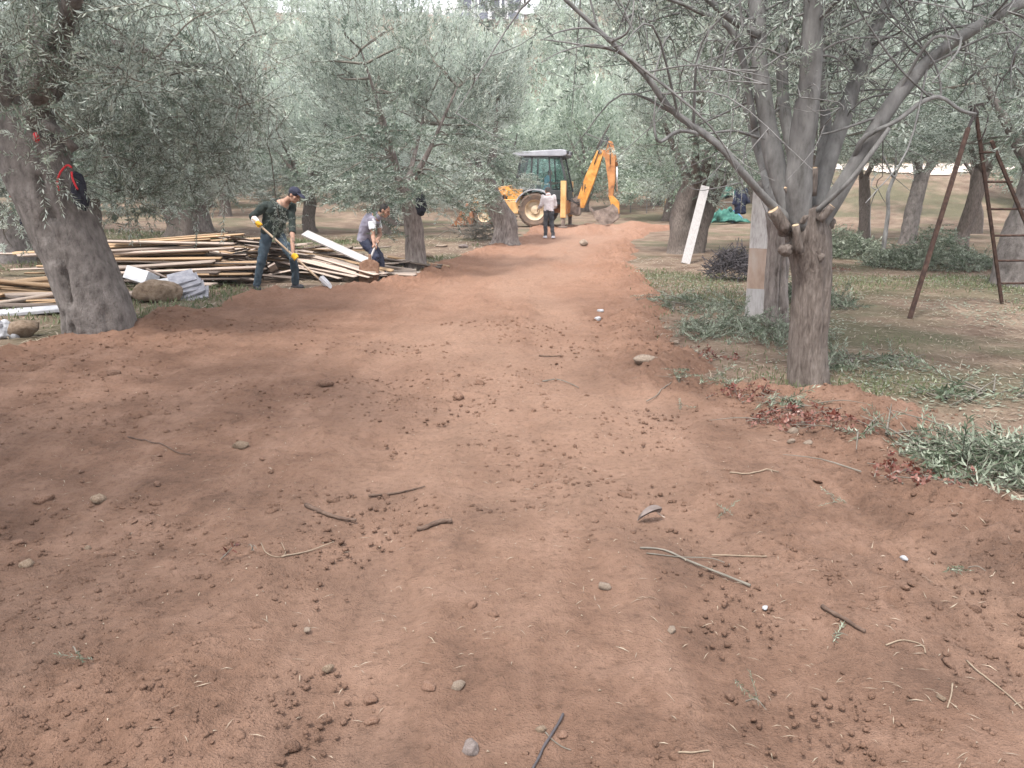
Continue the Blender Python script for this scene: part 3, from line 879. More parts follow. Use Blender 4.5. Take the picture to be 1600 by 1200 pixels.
def house():
    hx, hy = HOUSE
    z0 = float(ground_h(hx, hy - 6)) - .3
    o = empty('house', (hx, hy, z0), 0, 'white house on top of the hill with dark glazed veranda', 'house')
    W, D, H = 11.0, 9.0, 6.4
    b = MB()
    b.box((0, D / 2, H / 2), (W, D, H)); b.box((-W / 2 - 2.4, D / 2 + 1, 2.6), (4.8, D - 1, 5.2))
    b.build('wall', M['wall_white'], o, bevel=.03)
    MB().box((0, -1.3, 1.35), (W + .3, 2.6, .3)).box((0, -1.2, .6), (W, 2.2, 1.2)).build('terrace', M['wall_white'], o, bevel=.02)
    MB().box((0, D / 2 - .6, H + .12), (W + .9, D + 1.6, .24)).build('roof', M['roof_tile'], o)
    for x in (-4.0, -1.35, 1.35, 4.0):
        for z in (2.7, 5.1):
            f = MB().box((x, -.03, z), (2.0, .1, 1.9)).build('window', M['shade_metal'], o)
            MB().box((x - .48, -.09, z), (.86, .03, 1.7)).box((x + .48, -.09, z), (.86, .03, 1.7)).build('pane', M['window'], f)
    for x in (-6.6, -9.0 + .3):
        f = MB().box((x, .97 - .5, 3.0), (1.2, .1, 1.4)).build('window', M['shade_metal'], o)
        MB().box((x, .40, 3.0), (1.0, .04, 1.2)).build('pane', M['window'], f)
    rl = MB()
    rl.box((0, -2.5, 2.5), (W, .06, .07)).box((0, -2.5, 1.7), (W, .05, .05))
    for i in range(23): rl.box((-W / 2 + i * W / 22, -2.5, 2.0), (.05, .05, 1.0))
    rl.build('railing', M['shade_metal'], o)
    for x in (-5.3, -1.8, 1.8, 5.3): MB().box((x, -2.2, 3.7), (.3, .3, 4.4)).build('column', M['wall_white'], o)
house()
dk = gen_tree(390, H=4.4, Rad=2.6, th=.9, tr=.25, tm=TM_hill, ncl=34, per=16, mats=('bark_brown', 'leaf_dark'), nlimb=3, detail=False, upshoot=10, low=.5)
plant_tree(dk, on(-1.8, 131.5, -.6), 1.0, 'dark round tree standing right in front of the white hilltop house', None, 1.0, 'evergreen_tree')
plant_tree(dk, on(5.6, 135.5, .2), 2.0, 'dark bush-like tree beside the end of the white hilltop house', None, .85, 'evergreen_tree')

# ------------------------------------------------------------------ grove in the middle distance
LEFT_L, LEFT_G = 'olive tree deep in the grove beyond the heaped planks', 'olive trees deep in the left grove'
RIGHT_L, RIGHT_G = 'olive tree deep in the grove beyond the rusty tripod ladder', 'olive trees deep in the right grove'
BACK_L, BACK_G = 'olive tree standing in the belt behind the backhoe', 'olive trees in the belt behind the backhoe'
for x, y, s in ((-33, 44, 1.2), (-25, 47, 1.1), (-19, 52, 1.2), (-27, 57, 1.1), (-13, 49, 1.15), (-37, 56, 1.2), (-12, 58, 1.1), (-20, 38, 1.1), (-27.5, 36, 1.1), (-16, 43.5, 1.0)):
    plant_tree(far_kinds[r2.integers(0, 3)], on(x, y, -.05), r2.uniform(0, 6.28), LEFT_L, LEFT_G, s)
for x, y, s in ((33, 56, 1.1), (27.5, 58, 1.2), (17, 58, 1.1), (38, 48, 1.2), (31, 40, 1.1), (13.5, 50, 1.1), (24, 36.5, 1.1), (36, 38, 1.1), (12.2, 42, 1.0)):
    plant_tree(far_kinds[r2.integers(0, 3)], on(x, y, -.05), r2.uniform(0, 6.28), RIGHT_L, RIGHT_G, s)
for x, y, s in ((-6.5, 54, 1.1), (-.5, 51, 1.2), (4.5, 56, 1.15), (8.6, 49, 1.2), (-7.5, 46, 1.1), (-1.5, 44, 1.1), (4.0, 45.5, 1.2), (7.5, 39.5, 1.0), (1.0, 59, 1.2)):
    plant_tree(far_kinds[r2.integers(0, 3)], on(x, y, -.05), r2.uniform(0, 6.28), BACK_L, BACK_G, s)

# ------------------------------------------------------------------ the nearer trees
def foot(px, py):
    p = spot(px, py); return p

mid_a = gen_tree(11, H=5.3, Rad=2.0, th=1.75, tr=.20, lean=(-.10, 0), tm=TM_mid, ncl=58, per=26, mats=('bark_pale', 'leaf'), upshoot=120, skirt=16)
mid_b = gen_tree(12, H=5.4, Rad=1.4, th=1.8, tr=.34, lean=(-.33, 0), tm=TM_mid, ncl=56, per=26, mats=('bark_pale', 'leaf'), upshoot=110, skirt=5)
mid_c = gen_tree(13, H=5.2, Rad=2.3, th=1.65, tr=.36, lean=(.25, .05), tm=TM_mid, ncl=60, per=26, mats=('bark_brown', 'leaf'), upshoot=80, skirt=16)
mid_d = gen_tree(14, H=5.6, Rad=2.4, th=1.8, tr=.26, lean=(.05, .05), tm=TM_mid, ncl=62, per=26, mats=('bark_brown', 'leaf'), upshoot=90, skirt=16)
mid_f = gen_tree(19, H=5.4, Rad=2.4, th=2.15, tr=.19, lean=(.12, .05), tm=TM_mid, ncl=56, per=25, mats=('bark_brown', 'leaf'), upshoot=60, cmin=1.28)
mid_g = gen_tree(20, H=5.6, Rad=2.5, th=2.2, tr=.23, lean=(-.16, .05), tm=TM_mid, ncl=60, per=25, mats=('bark_grey', 'leaf'), upshoot=60, cmin=1.28)
p = foot(648, 424)
T_CENTRE = plant_tree(mid_a, p, 0, 'pale trunked olive tree with a dark jacket hanging on it, beside the vest man')
T_CENTRE_P = p
p = foot(790, 380)
plant_tree(mid_b, p, 0, 'olive tree with broad pale trunk standing in front of the backhoe')
p = foot(280, 374)
plant_tree(mid_c, p, 2.4, 'thick olive tree rising behind the heap of tan planks')
p = foot(352, 338)
plant_tree(mid_d, p, 1.1, 'olive tree with grey trunk, second one back behind the plank heap', scale=1.05)
p = foot(485, 362)
plant_tree(mid_d, p, 3.4, 'olive tree whose trunk shows behind the man in the cap', scale=.9)
p = foot(615, 352)
plant_tree(mid_c, p, 4.4, 'olive tree whose thin trunk shows behind the man in the vest', scale=.85)
plant_tree(mid_d, on(-4.6, 29.0), 5.2, 'olive tree left of the rusty loader bucket, beyond the vest man', scale=1.0)
plant_tree(mid_b, on(-10.5, 27.5), 2.2, 'olive tree with tall upright shoots back in the left grove', scale=1.12)
plant_tree(mid_a, on(-16.0, 25.0), 3.0, 'olive tree on the far left behind the leaning big trunk', scale=1.15)
plant_tree(mid_d, on(-9.8, 19.0), 4.0, 'olive tree close behind the plank heap with drooping foliage', scale=1.0)
# right side
p_r = foot(1062, 396)
mid_h = gen_tree(21, H=5.2, Rad=2.3, th=1.85, tr=.34, lean=(.22, .05), tm=TM_mid, ncl=60, per=25, mats=('bark_brown', 'leaf'), upshoot=80)
TWIN = plant_tree(mid_h, p_r, .2, 'old double trunked olive tree with a white board leaning on it')
obj('trunk', trunk_mesh('trunk', [(0, 0, -.1), (.22, .05, .7), (.5, .12, 1.3), (.8, .15, 1.9)], [.27, .22, .20, .19], M['bark_brown'], 88, n=24, rings=24, gnarl=.14, flare=.4), TWIN, (.42, .2, 0))
obj('limb', limb_mesh('limb', [(1.15, .33, 1.75), (1.6, .4, 2.3), (2.1, .3, 3.1)], .12, .04, M['bark_brown'], 9, 12, 89), TWIN)
plant_tree(mid_g, on(8.6, 23.0), .6, 'olive tree behind the pale ladder and the green net', scale=1.0)
plant_tree(mid_f, on(11.7, 27), 1.6, 'dark slim trunked olive tree in front of the sandy clearing', scale=.95)
plant_tree(mid_g, on(12.3, 25.3), 3.8, 'olive tree with a curved trunk in front of the sandy clearing', scale=1.0)
plant_tree(mid_f, on(11.3, 20.4), 5.1, 'olive tree with pale trunk seen between the legs of the rusty ladder', scale=1.0)
plant_tree(mid_g, on(18.5, 21.5), 2.0, 'olive tree back in the grove at the far right edge', scale=1.1)
plant_tree(mid_f, on(16.8, 29.5), 2.9, 'olive tree beyond the cut branches, right of the clearing', scale=1.0)
pe = foot(1585, 446)
mid_e = gen_tree(16, H=5.4, Rad=2.5, th=2.1, tr=.30, lean=(.1, 0), tm=TM_mid, ncl=62, per=26, mats=('bark_grey', 'leaf'), upshoot=60)
plant_tree(mid_e, pe, .5, 'grey thick trunked olive tree right behind the rusty tripod ladder')
plant_tree(mid_f, on(6.2, 16.8), 3.3, 'olive tree in the shade between the white boards', scale=.9)

for x, y, s, k in ((-5.2, 3.6, 1.1, mid_g), (-3.2, -4.6, 1.2, mid_f), (5.0, -3.2, 1.2, mid_g)):
    plant_tree(k, on(x, y), x * 2, 'olive tree standing beside the track out of the picture', 'olive trees beside the near end of the track', s)

# ------------------------------------------------------------------ the two trees in front
def hero_twigs(r, cl, per, tm, up=.35, out=.6, rnd=.6):
    """cl: (centre, radius) pairs"""
    cp = np.array([c for c, _ in cl]); cr = np.array([q for _, q in cl])
    n = len(cl)
    pos = np.repeat(cp, per, 0) + ball_pts(r, n * per, .42) * np.repeat(cr, per)[:, None]
    d = twig_dirs(r, pos, np.repeat(cp, per, 0), up, out, rnd)
    tone = np.repeat(r.uniform(.1, .6, n), per) + r.normal(0, .12, n * per)
    return pos, d, r.uniform(.7, 1.25, n * per), tone

def grow(cl, skel, thin, r, r0=.011, r1=.003, bend=.07):
    pts = [skel]
    order = np.argsort([np.min(np.linalg.norm(skel - c, axis=1)) for c, _ in cl])
    for i in order:
        c, q = cl[i]
        S = np.concatenate(pts)
        s = S[np.argmin(np.linalg.norm(S - c, axis=1))]
        d = np.linalg.norm(c - s)
        C = curve([s, (s + c) / 2 + r.normal(0, bend, 3) * min(1, d) + np.array((0, 0, .08 * d)), c, c + unit(c - s) * q * .6 + r.normal(0, .05, 3)], 8)
        thin.append((C, np.linspace(r0, r1, 8), 5)); pts.append(C[3:7])
        for _ in range(2):
            e = c + r.normal(0, .6, 3) * q
            thin.append((curve([C[4], (C[4] + e) / 2 + r.normal(0, .04, 3), e], 5), np.linspace(.005, .0018, 5), 4))

def left_tree():
    r = np.random.default_rng(5)
    b = foot(155, 522)
    Y = b[1]
    o = empty('olive_tree', b, 0, 'big leaning olive tree with bags hung on its trunk, nearest on the left', 'tree')
    rel = lambda px, py, dy=0: at(px, py, Y + dy) - b
    P = [rel(158, 540) + np.array((0, .05, -.12)), rel(148, 480), rel(118, 400), rel(78, 310, .02), rel(48, 230, .06), rel(38, 170, .1)]
    gro = [(-1.75, .72, -1.62, 1.02, .10, .34), (-1.95, .0, -1.85, .42, .07, .26), (-1.55, .0, -1.62, .30, .06, .24), (-2.35, .0, -2.2, .55, .08, .22), (-1.2, .0, -1.3, .22, .06, .2), (-2.15, .1, -2.1, .3, .05, .15), (-.8, .0, -.85, .5, .07, .15), (-1.6, 1.45, -1.5, 1.6, .25, .15), (-1.2, 1.6, -1.1, 2.0, .12, .25), (-1.45, 1.1, -1.4, 1.35, .06, .12)]
    obj('trunk', trunk_mesh('trunk', P, [.40, .37, .36, .37, .36, .30], M['bark_grey'], 51, n=64, rings=90, gnarl=.05, flare=.30, grooves=gro), o)
    limbs = [([rel(45, 190, .05), rel(100, 60, .1), rel(135, -80, .0), rel(190, -230, -.3)], .17, .06),
             ([rel(35, 200, .0), rel(-30, 60, -.3), rel(-130, -80, -.5), rel(-230, -200, -.8)], .19, .06),
             ([rel(60, 180, .2), rel(140, 78, .5), rel(215, 78, .6), rel(265, 98, .6), rel(325, 102, .7)], .085, .022),
             ([rel(40, 190, .2), rel(60, 40, 1.0), rel(70, -60, 1.9), rel(100, -140, 2.6)], .16, .05),
             ([rel(50, 190, -.1), rel(80, 90, -.8), rel(120, -20, -1.4), rel(140, -140, -1.8)], .14, .05)]
    for P_, a, c in limbs: obj('limb', limb_mesh('limb', P_, a, c, M['bark_grey'], 12, 20, int(a * 1e4)), o)
    thin = [(curve([rel(255, 92, .6), rel(285, 115, .6), rel(306, 134, .6)], 6), np.linspace(.022, .008, 6), 6)]
    stub = MB().tube(curve([rel(118, 235, -.38), rel(98, 212, -.42), rel(70, 190, -.4)], 5), np.array((.05, .045, .05, .055, .06)), 8)
    stub.build('branch_stub', M['bark_grey'], o, smooth=True)
    # clumps of shoots
    cl = []
    for i in range(125):
        px = r.uniform(-260, 390); py = r.uniform(-260, 215)
        dy = r.uniform(-1.7, 2.3)
        if px < 190 and py > 140 and dy < .4: dy = r.uniform(.5, 2.2)
        if py > 150 + (390 - px) * .25 and px > 200: continue
        if py < 40 and px > 340 and r.uniform() < .5: continue
        cl.append((rel(px, py, dy), r.uniform(.28, .5)))
    for px, py, dy in ((200, 250, .3), (250, 215, .5), (300, 190, .7), (330, 240, .9), (225, 300, .9), (160, 230, .2), (285, 270, 1.2), (390, 60, .6), (370, 130, .8), (20, 330, .9), (8, 370, 1.0), (120, 205, -.55), (60, 240, -.6)):
        cl.append((rel(px, py, dy), .3))
    for i in range(18):
        cl.append((rel(r.uniform(-60, 230), r.uniform(-60, 165), r.uniform(-1.4, -.5)), r.uniform(.2, .34)))
    for i in range(46):
        px = r.uniform(150, 405); py = r.uniform(110, 315 - max(0, px - 330) * .8)
        cl.append((rel(px, py, r.uniform(.3, 2.4)), r.uniform(.26, .42)))
    # one spray droops far out in front of the man in the cap
    sp = [rel(325, 102, .7), rel(380, 150, 1.1), rel(420, 230, 1.6), rel(432, 320, 2.0), rel(440, 355, 2.1)]
    thin.append((curve(sp, 12), np.linspace(.014, .003, 12), 5))
    skel = np.concatenate([curve(P_, 14)[4:] for P_, _, _ in limbs])
    grow(cl, skel, thin, r)
    pos, d, sc, tone = hero_twigs(r, cl, 21, TM_near)
    dr = np.array([curve(sp, 12)[i] for i in r.integers(7, 12, 26)]) + r.normal(0, .07, (26, 3))
    pos = np.concatenate([pos, dr]); d = np.concatenate([d, unit(r.normal(0, .7, (26, 3)) - np.array((0, 0, .25)))])
    sc = np.concatenate([sc, r.uniform(.5, .8, 26)]); tone = np.concatenate([tone, r.uniform(.0, .3, 26)])
    # thin pale shoots with few leaves
    (V, F, T), (SV, SF) = scatter(TM_near, pos, d, sc, tone, r)
    bv, bf = join_sweeps(thin)
    q = obj('branches', mesh_np('branches', np.concatenate([bv, SV]), [bf, SF + len(bv)], M['twig'], True), o); q['kind'] = 'stuff'
    obj('crown', mesh_np('crown', V, F, M['leaf'], False, T), o)
    return o, b
LT, LB = left_tree()

def left_back_tree():
    b = spot(22, 408)
    parts = gen_tree(17, H=5.0, Rad=2.2, th=1.6, tr=.36, lean=(-.30, 0), tm=TM_mid, ncl=50, per=22, mats=('bark_grey', 'leaf'), upshoot=60)
    plant_tree(parts, b, 0, 'leaning olive trunk at the left edge behind the big leaning tree')
left_back_tree()

def right_tree():
    r = np.random.default_rng(8)
    b = foot(1265, 600)
    Y = b[1]
    o = empty('olive_tree', b, 0, 'many stemmed olive tree nearest on the right edge of the dirt road', 'tree')
    rel = lambda px, py, dy=0: at(px, py, Y + dy) - b
    P = [rel(1265, 615) + np.array((0, 0, -.08)), rel(1262, 540), rel(1268, 440), rel(1262, 370), rel(1256, 325)]
    gro = [(-1.0, .5, -1.1, 1.1, .12, .12), (-2.1, .1, -2.0, .9, .12, .1), (-1.5, .05, -1.55, .5, .08, .1)]
    obj('trunk', trunk_mesh('trunk', P, [.165, .148, .155, .185, .17], M['bark_brown'], 61, n=52, rings=80, gnarl=.055, flare=.50, grooves=gro), o)
    for i, (px, py, q, dy) in enumerate(((1236, 384, .075, -.12), (1276, 392, .06, -.15), (1258, 352, .08, -.10), (1222, 362, .055, -.08), (1288, 356, .06, -.05))):
        c = rel(px, py, dy); mb = MB()
        for _ in range(5): mb.ball(c + r.normal(0, .35, 3) * q, q * r.uniform(.5, .75))
        voxel(mb, 'burl', M['bark_brown'], .010, 2, o, .03, i + 3, 16)
    stems = [([rel(1250, 350, -.05), rel(1216, 330, -.12), rel(1165, 275, -.25), rel(1120, 225, -.3), rel(1050, 172, -.35), rel(1010, 120, -.4), rel(960, 70, -.45), rel(893, 8, -.5), rel(820, -60, -.6)], .037, .011),
             ([rel(1245, 350, .02), rel(1222, 290, .1), rel(1198, 190, .2), rel(1186, 80, .3), rel(1178, -60, .45), rel(1150, -220, .7)], .088, .05),
             ([rel(1250, 355, -.06), rel(1248, 270, -.15), rel(1262, 160, -.2), rel(1270, 40, -.25), rel(1280, -90, -.3), rel(1300, -260, -.3)], .108, .06),
             ([rel(1272, 340, .05), rel(1292, 265, .15), rel(1322, 170, .3), rel(1358, 70, .4), rel(1395, -20, .5), rel(1450, -200, .8)], .075, .04),
             ([rel(1280, 350, -.05), rel(1310, 300, -.1), rel(1352, 232, -.15), rel(1402, 150, -.2), rel(1462, 85, -.2), rel(1540, 35, -.25), rel(1660, -30, -.3)], .078, .035),
             ([rel(1262, 340, .1), rel(1236, 230, .35), rel(1222, 120, .6), rel(1230, 0, .9), rel(1240, -160, 1.3)], .06, .035),
             ([rel(1268, 340, .1), rel(1290, 200, .5), rel(1282, 80, .8), rel(1310, -60, 1.2)], .055, .03)]
    for i, (P_, a, c) in enumerate(stems):
        obj('stem', limb_mesh('stem', P_, a, c, M['bark_smooth'], 14, 30, i + 3, .05), o)
    side = [([rel(1335, 250, -.14), rel(1350, 215, -.25), rel(1400, 190, -.3), rel(1440, 160, -.3), rel(1470, 152, -.3), rel(1500, 172, -.3), rel(1525, 178, -.3)], .024, .010),
            ([rel(1275, 330, -.15), rel(1330, 280, -.3), rel(1390, 200, -.35)], .022, .016),
            ([rel(1180, 205, .2), rel(1150, 60, .1), rel(1085, 15, .0), rel(1020, -10, -.1)], .03, .012),
            ([rel(1185, 55, .28), rel(1140, 28, .2), rel(1090, -15, .1)], .038, .02),
            ([rel(1400, 150, -.2), rel(1455, 62, -.4), rel(1500, 60, -.4), rel(1470, 20, -.4)], .014, .006),
            ([rel(1450, 145, -.3), rel(1470, 150, -.3), rel(1455, 90, -.3), rel(1380, 20, -.35), rel(1360, -30, -.4)], .009, .005),
            ([rel(1452, 152, -.3), rel(1400, 100, -.35), rel(1345, 20, -.4), rel(1330, -20, -.4)], .009, .005),
            ([rel(1100, 210, -.3), rel(1060, 205, -.4), rel(1030, 222, -.5), rel(1022, 190, -.5), rel(1025, 150, -.5)], .016, .005),
            ([rel(1185, 215, .0), rel(1150, 205, -.1), rel(1110, 208, -.2), rel(1075, 215, -.3)], .014, .006),
            ([rel(1060, 180, -.3), rel(980, 90, -.4), rel(905, 70, -.5), rel(850, 62, -.5)], .011, .004),
            ([rel(955, 68, -.45), rel(925, 45, -.5), rel(880, 48, -.5), rel(845, 63, -.55)], .010, .003),
            ([rel(975, 85, -.4), rel(930, 70, -.5), rel(880, 80, -.6), rel(845, 98, -.65)], .008, .003)]
    for i, (P_, a, c) in enumerate(side):
        obj('side_branch', limb_mesh('side_branch', P_, a, c, M['bark_smooth'], 8, 18, i + 40, .08), o)
    # sawn stubs
    for (px, py), (qx, qy), rad, dy in (((1228, 360), (1208, 328), .05, -.14), ((1280, 345), (1300, 322), .03, -.2), ((1262, 305), (1266, 262), .062, -.1), ((1250, 395), (1243, 352), .03, -.2), ((1243, 320), (1230, 292), .03, -.12)):
        a = rel(px, py, dy); c = rel(qx, qy, dy - .03)
        s_ = MB().tube(curve([a, (a + c) / 2, c], 5), np.linspace(rad * 1.15, rad, 5), 12).build('stub', M['bark_brown'], o, smooth=True)
        d = unit(c - a)
        MB().tube([c - d * .005, c + d * .004], [rad * .9, rad * .85], 12).build('cut_face', M['wood_cut'], s_)
    thin = []
    skel = []
    for P_, a, c in stems:
        C = curve(P_, 26)[8:]; skel.append(C)
        for _ in range(13):
            k = r.integers(2, len(C))
            s = C[k]; L = r.uniform(.5, 1.5)
            d = unit(np.array((r.normal(0, 1), r.normal(0, .8), r.normal(.15, .55))))
            e = s + d * L + np.array((0, 0, -.12 * L))
            m_ = (s + e) / 2 + r.normal(0, .12, 3) + np.array((0, 0, .14))
            Cc = curve([s, m_, e], 9)
            thin.append((Cc, np.linspace(r.uniform(.007, .014), .003, 9), 5))
            for _ in range(3):
                q = Cc[r.integers(2, 9)]; e2 = q + r.normal(0, .3, 3) + np.array((0, 0, -.05))
                thin.append((curve([q, (q + e2) / 2 + r.normal(0, .05, 3), e2], 5), np.linspace(.0045, .0018, 5), 4))
    skel = np.concatenate(skel)
    cl = []
    for i in range(86):                                    # the crown proper, overhead
        c = rel(1265, 0) + np.array((r.normal(.1, 1.25), r.normal(.3, 1.1), r.uniform(.25, 1.9)))
        cl.append((c, r.uniform(.3, .5)))
    for i in range(60):                                    # and a few sprays hanging lower
        c = rel(r.uniform(960, 1660), r.uniform(-60, 150), r.uniform(-.3, 1.4))
        cl.append((c, r.uniform(.18, .32)))
    grow(cl, skel, thin, r, .012)
    pos, d, sc, tone = hero_twigs(r, cl[:86], 18, TM_near)
    p2, d2, s2, t2 = hero_twigs(r, cl[86:], 7, TM_near, -.1, .4, .7)
    p3 = np.array([rel(r.uniform(1180, 1300), r.uniform(20, 160), -.3) for _ in range(10)]); d3 = unit(r.normal(0, .5, (10, 3)) + np.array((0, -.2, .4)))
    pos = np.concatenate([pos, p2, p3]); d = np.concatenate([d, d2, d3]); sc = np.concatenate([sc, s2 * .8, r.uniform(.35, .6, 10)]); tone = np.concatenate([tone, t2, r.uniform(.4, .7, 10)])
    (V, F, T), (SV, SF) = scatter(TM_near, pos, d, sc, tone, r)
    bv, bf = join_sweeps(thin)
    q = obj('branches', mesh_np('branches', np.concatenate([bv, SV]), [bf, SF + len(bv)], M['bark_smooth'], True), o); q['kind'] = 'stuff'
    obj('crown', mesh_np('crown', V, F, M['leaf'], False, T), o)
    return b
RB = right_tree()

def split_tree():
    """the slim split trunk between the leaning board and the nearest right tree"""
    b = foot(1212, 508)
    Y = b[1]
    o = empty('olive_tree', b, 0, 'slim olive tree with a split trunk, beside the tall leaning board', 'tree')
    rel = lambda px, py, dy=0: at(px, py, Y + dy) - b
    P = [rel(1212, 520) + np.array((0, 0, -.1)), rel(1213, 440), rel(1217, 370), rel(1214, 330)]
    obj('trunk', trunk_mesh('trunk', P, [.14, .125, .12, .13], M['bark_pale'], 71, n=36, rings=50, gnarl=.10, flare=.25, grooves=[(-1.3, .2, -1.4, 1.1, .18, .45), (-2.0, .1, -1.9, 1.2, .12, .2)]), o)
    r = np.random.default_rng(72)
    limbs = [([rel(1214, 345), rel(1196, 270, .9), rel(1160, 150, 1.3), rel(1110, 40, 1.5), rel(1080, -80, 1.7)], .08, .03),
             ([rel(1216, 345), rel(1250, 240, .3), rel(1280, 120, .6), rel(1330, 0, .8)], .07, .03),
             ([rel(1214, 345), rel(1205, 230, .5), rel(1190, 100, 1.0), rel(1200, -60, 1.4)], .07, .03)]
    thin = []
    for i, (P_, a, c) in enumerate(limbs):
        obj('limb', limb_mesh('limb', P_, a, c, M['bark_smooth'], 10, 16, i + 90), o)
    skel = np.concatenate([curve(P_, 12)[4:] for P_, _, _ in limbs])
    cl = []
    for i in range(70):
        c = rel(1200, 60) + np.array((r.normal(0, 1.15), r.normal(.5, .9), r.uniform(-.5, 2.0)))
        cl.append((c, r.uniform(.28, .45)))
    for c, q in cl:
        s = skel[np.argmin(np.linalg.norm(skel - c, axis=1))]
        m_ = (s + c) / 2 + r.normal(0, .1, 3)
        thin.append((curve([s, m_, c], 6), np.linspace(.014, .004, 6), 4))
    pos, d, sc, tone = hero_twigs(r, cl, 13, TM_near)
    (V, F, T), (SV, SF) = scatter(TM_mid, pos, d, sc, tone, r)
    bv, bf = join_sweeps(thin)
    q = obj('branches', mesh_np('branches', np.concatenate([bv, SV]), [bf, SF + len(bv)], M['bark_smooth'], True), o); q['kind'] = 'stuff'
    obj('crown', mesh_np('crown', V, F, M['leaf'], False, T), o)
split_tree()

def sapling():
    b = spot(1379, 404)
    o = empty('young_olive_tree', b, 0, 'young olive with a thin crooked grey stem beside the heap of cut branches', 'tree')
    rel = lambda px, py, dy=0: at(px, py, b[1] + dy) - b
    obj('trunk', limb_mesh('trunk', [rel(1378, 410), rel(1384, 360), rel(1388, 330), rel(1388, 300), rel(1400, 270)], .055, .04, M['bark_smooth'], 10, 20, 4), o)
    for q in ([rel(1398, 275), rel(1420, 230, .2), rel(1440, 170, .3)], [rel(1396, 278), rel(1375, 235, .1), rel(1340, 190, 0)], [rel(1398, 276), rel(1402, 220, -.2), rel(1410, 140, -.3)]):
        obj('limb', limb_mesh('limb', q, .03, .012, M['bark_smooth'], 8, 12, 6), o)
    r = np.random.default_rng(73)
    cl = [(rel(1400, 165) + np.array((r.normal(0, .7), r.normal(0, .6), r.uniform(-.3, 1.3))), .35) for _ in range(28)]
    pos, d, sc, tone = hero_twigs(r, cl, 14, TM_mid)
    (V, F, T), (SV, SF) = scatter(TM_mid, pos, d, sc, tone, r)
    q = obj('branches', mesh_np('branches', SV, SF, M['twig'], True), o); q['kind'] = 'stuff'
    obj('crown', mesh_np('crown', V, F, M['leaf'], False, T), o)
    b2 = spot(1442, 348)
    o = empty('young_olive_tree', b2, 0, 'young olive of several thin stems beyond the heap of cut branches', 'tree')
    rel = lambda px, py, dy=0: at(px, py, b2[1] + dy) - b2
    for i, q in enumerate(([rel(1412, 358), rel(1424, 320), rel(1430, 280), rel(1420, 220), rel(1400, 180)], [rel(1414, 358), rel(1428, 310), rel(1440, 260), rel(1448, 200)], [rel(1416, 358), rel(1432, 300), rel(1462, 250), rel(1490, 215)])):
        obj('stem', limb_mesh('stem', q, .075, .03, M['bark_smooth'], 8, 14, 6 + i), o)
    cl = [(rel(1440, 190) + np.array((r.normal(0, 1.0), r.normal(0, .8), r.uniform(-.3, 2.0))), .45) for _ in range(36)]
    pos, d, sc, tone = hero_twigs(r, cl, 14, TM_mid)
    (V, F, T), (SV, SF) = scatter(TM_mid, pos, d, sc, tone, r)
    q = obj('branches', mesh_np('branches', SV, SF, M['twig'], True), o); q['kind'] = 'stuff'
    obj('crown', mesh_np('crown', V, F, M['leaf'], False, T), o)
sapling()

# ------------------------------------------------------------------ backhoe loader
def wheel(parent, c, rad, wd, lugs, side):
    t = MB()
    ri = rad * .60; h = wd / 2
    t.lathe([(ri, -h * .8), (rad * .84, -h), (rad * .95, -h * .86), (rad * .96, 0), (rad * .95, h * .86), (rad * .84, h), (ri, h * .8), (ri * .96, 0)], c=c, n=40)
    for i in range(lugs):
        a = 2 * PI * i / lugs
        for s in (-1, 1):
            b_ = a + (0 if s > 0 else PI / lugs)
            a0, a1 = b_, b_ + .26
            p0 = np.array((math.cos(a0) * rad * .985, s * h * .04, math.sin(a0) * rad * .985)) + np.array(c)
            p1 = np.array((math.cos(a1) * rad * .95, s * h * .93, math.sin(a1) * rad * .95)) + np.array(c)
            t.bar(p0, p1, .05 * rad / .7, .055 * rad / .7, up=unit(p0 - np.array(c)))
    wt = empty('wheel', (0, 0, 0)); wt.parent = parent
    t.build('tyre', M['tyre'], wt)
    k = ri * .99; y = side
    d = MB().lathe([(k, -h * .75), (k, h * .75), (k * .9, h * .55 * 1), (k * .86, h * .1 * y), (k * .45, h * .02 * y), (k * .40, h * .34 * y), (k * .05, h * .38 * y), (k * .05, -h * .2 * y)], c=c, n=32)
    for i in range(8):
        a = 2 * PI * i / 8
        d.ball(np.array(c) + (math.cos(a) * k * .55, h * .12 * y, math.sin(a) * k * .55), .022, nu=8, nv=5)
    d.build('rim', M['rim'], wt)

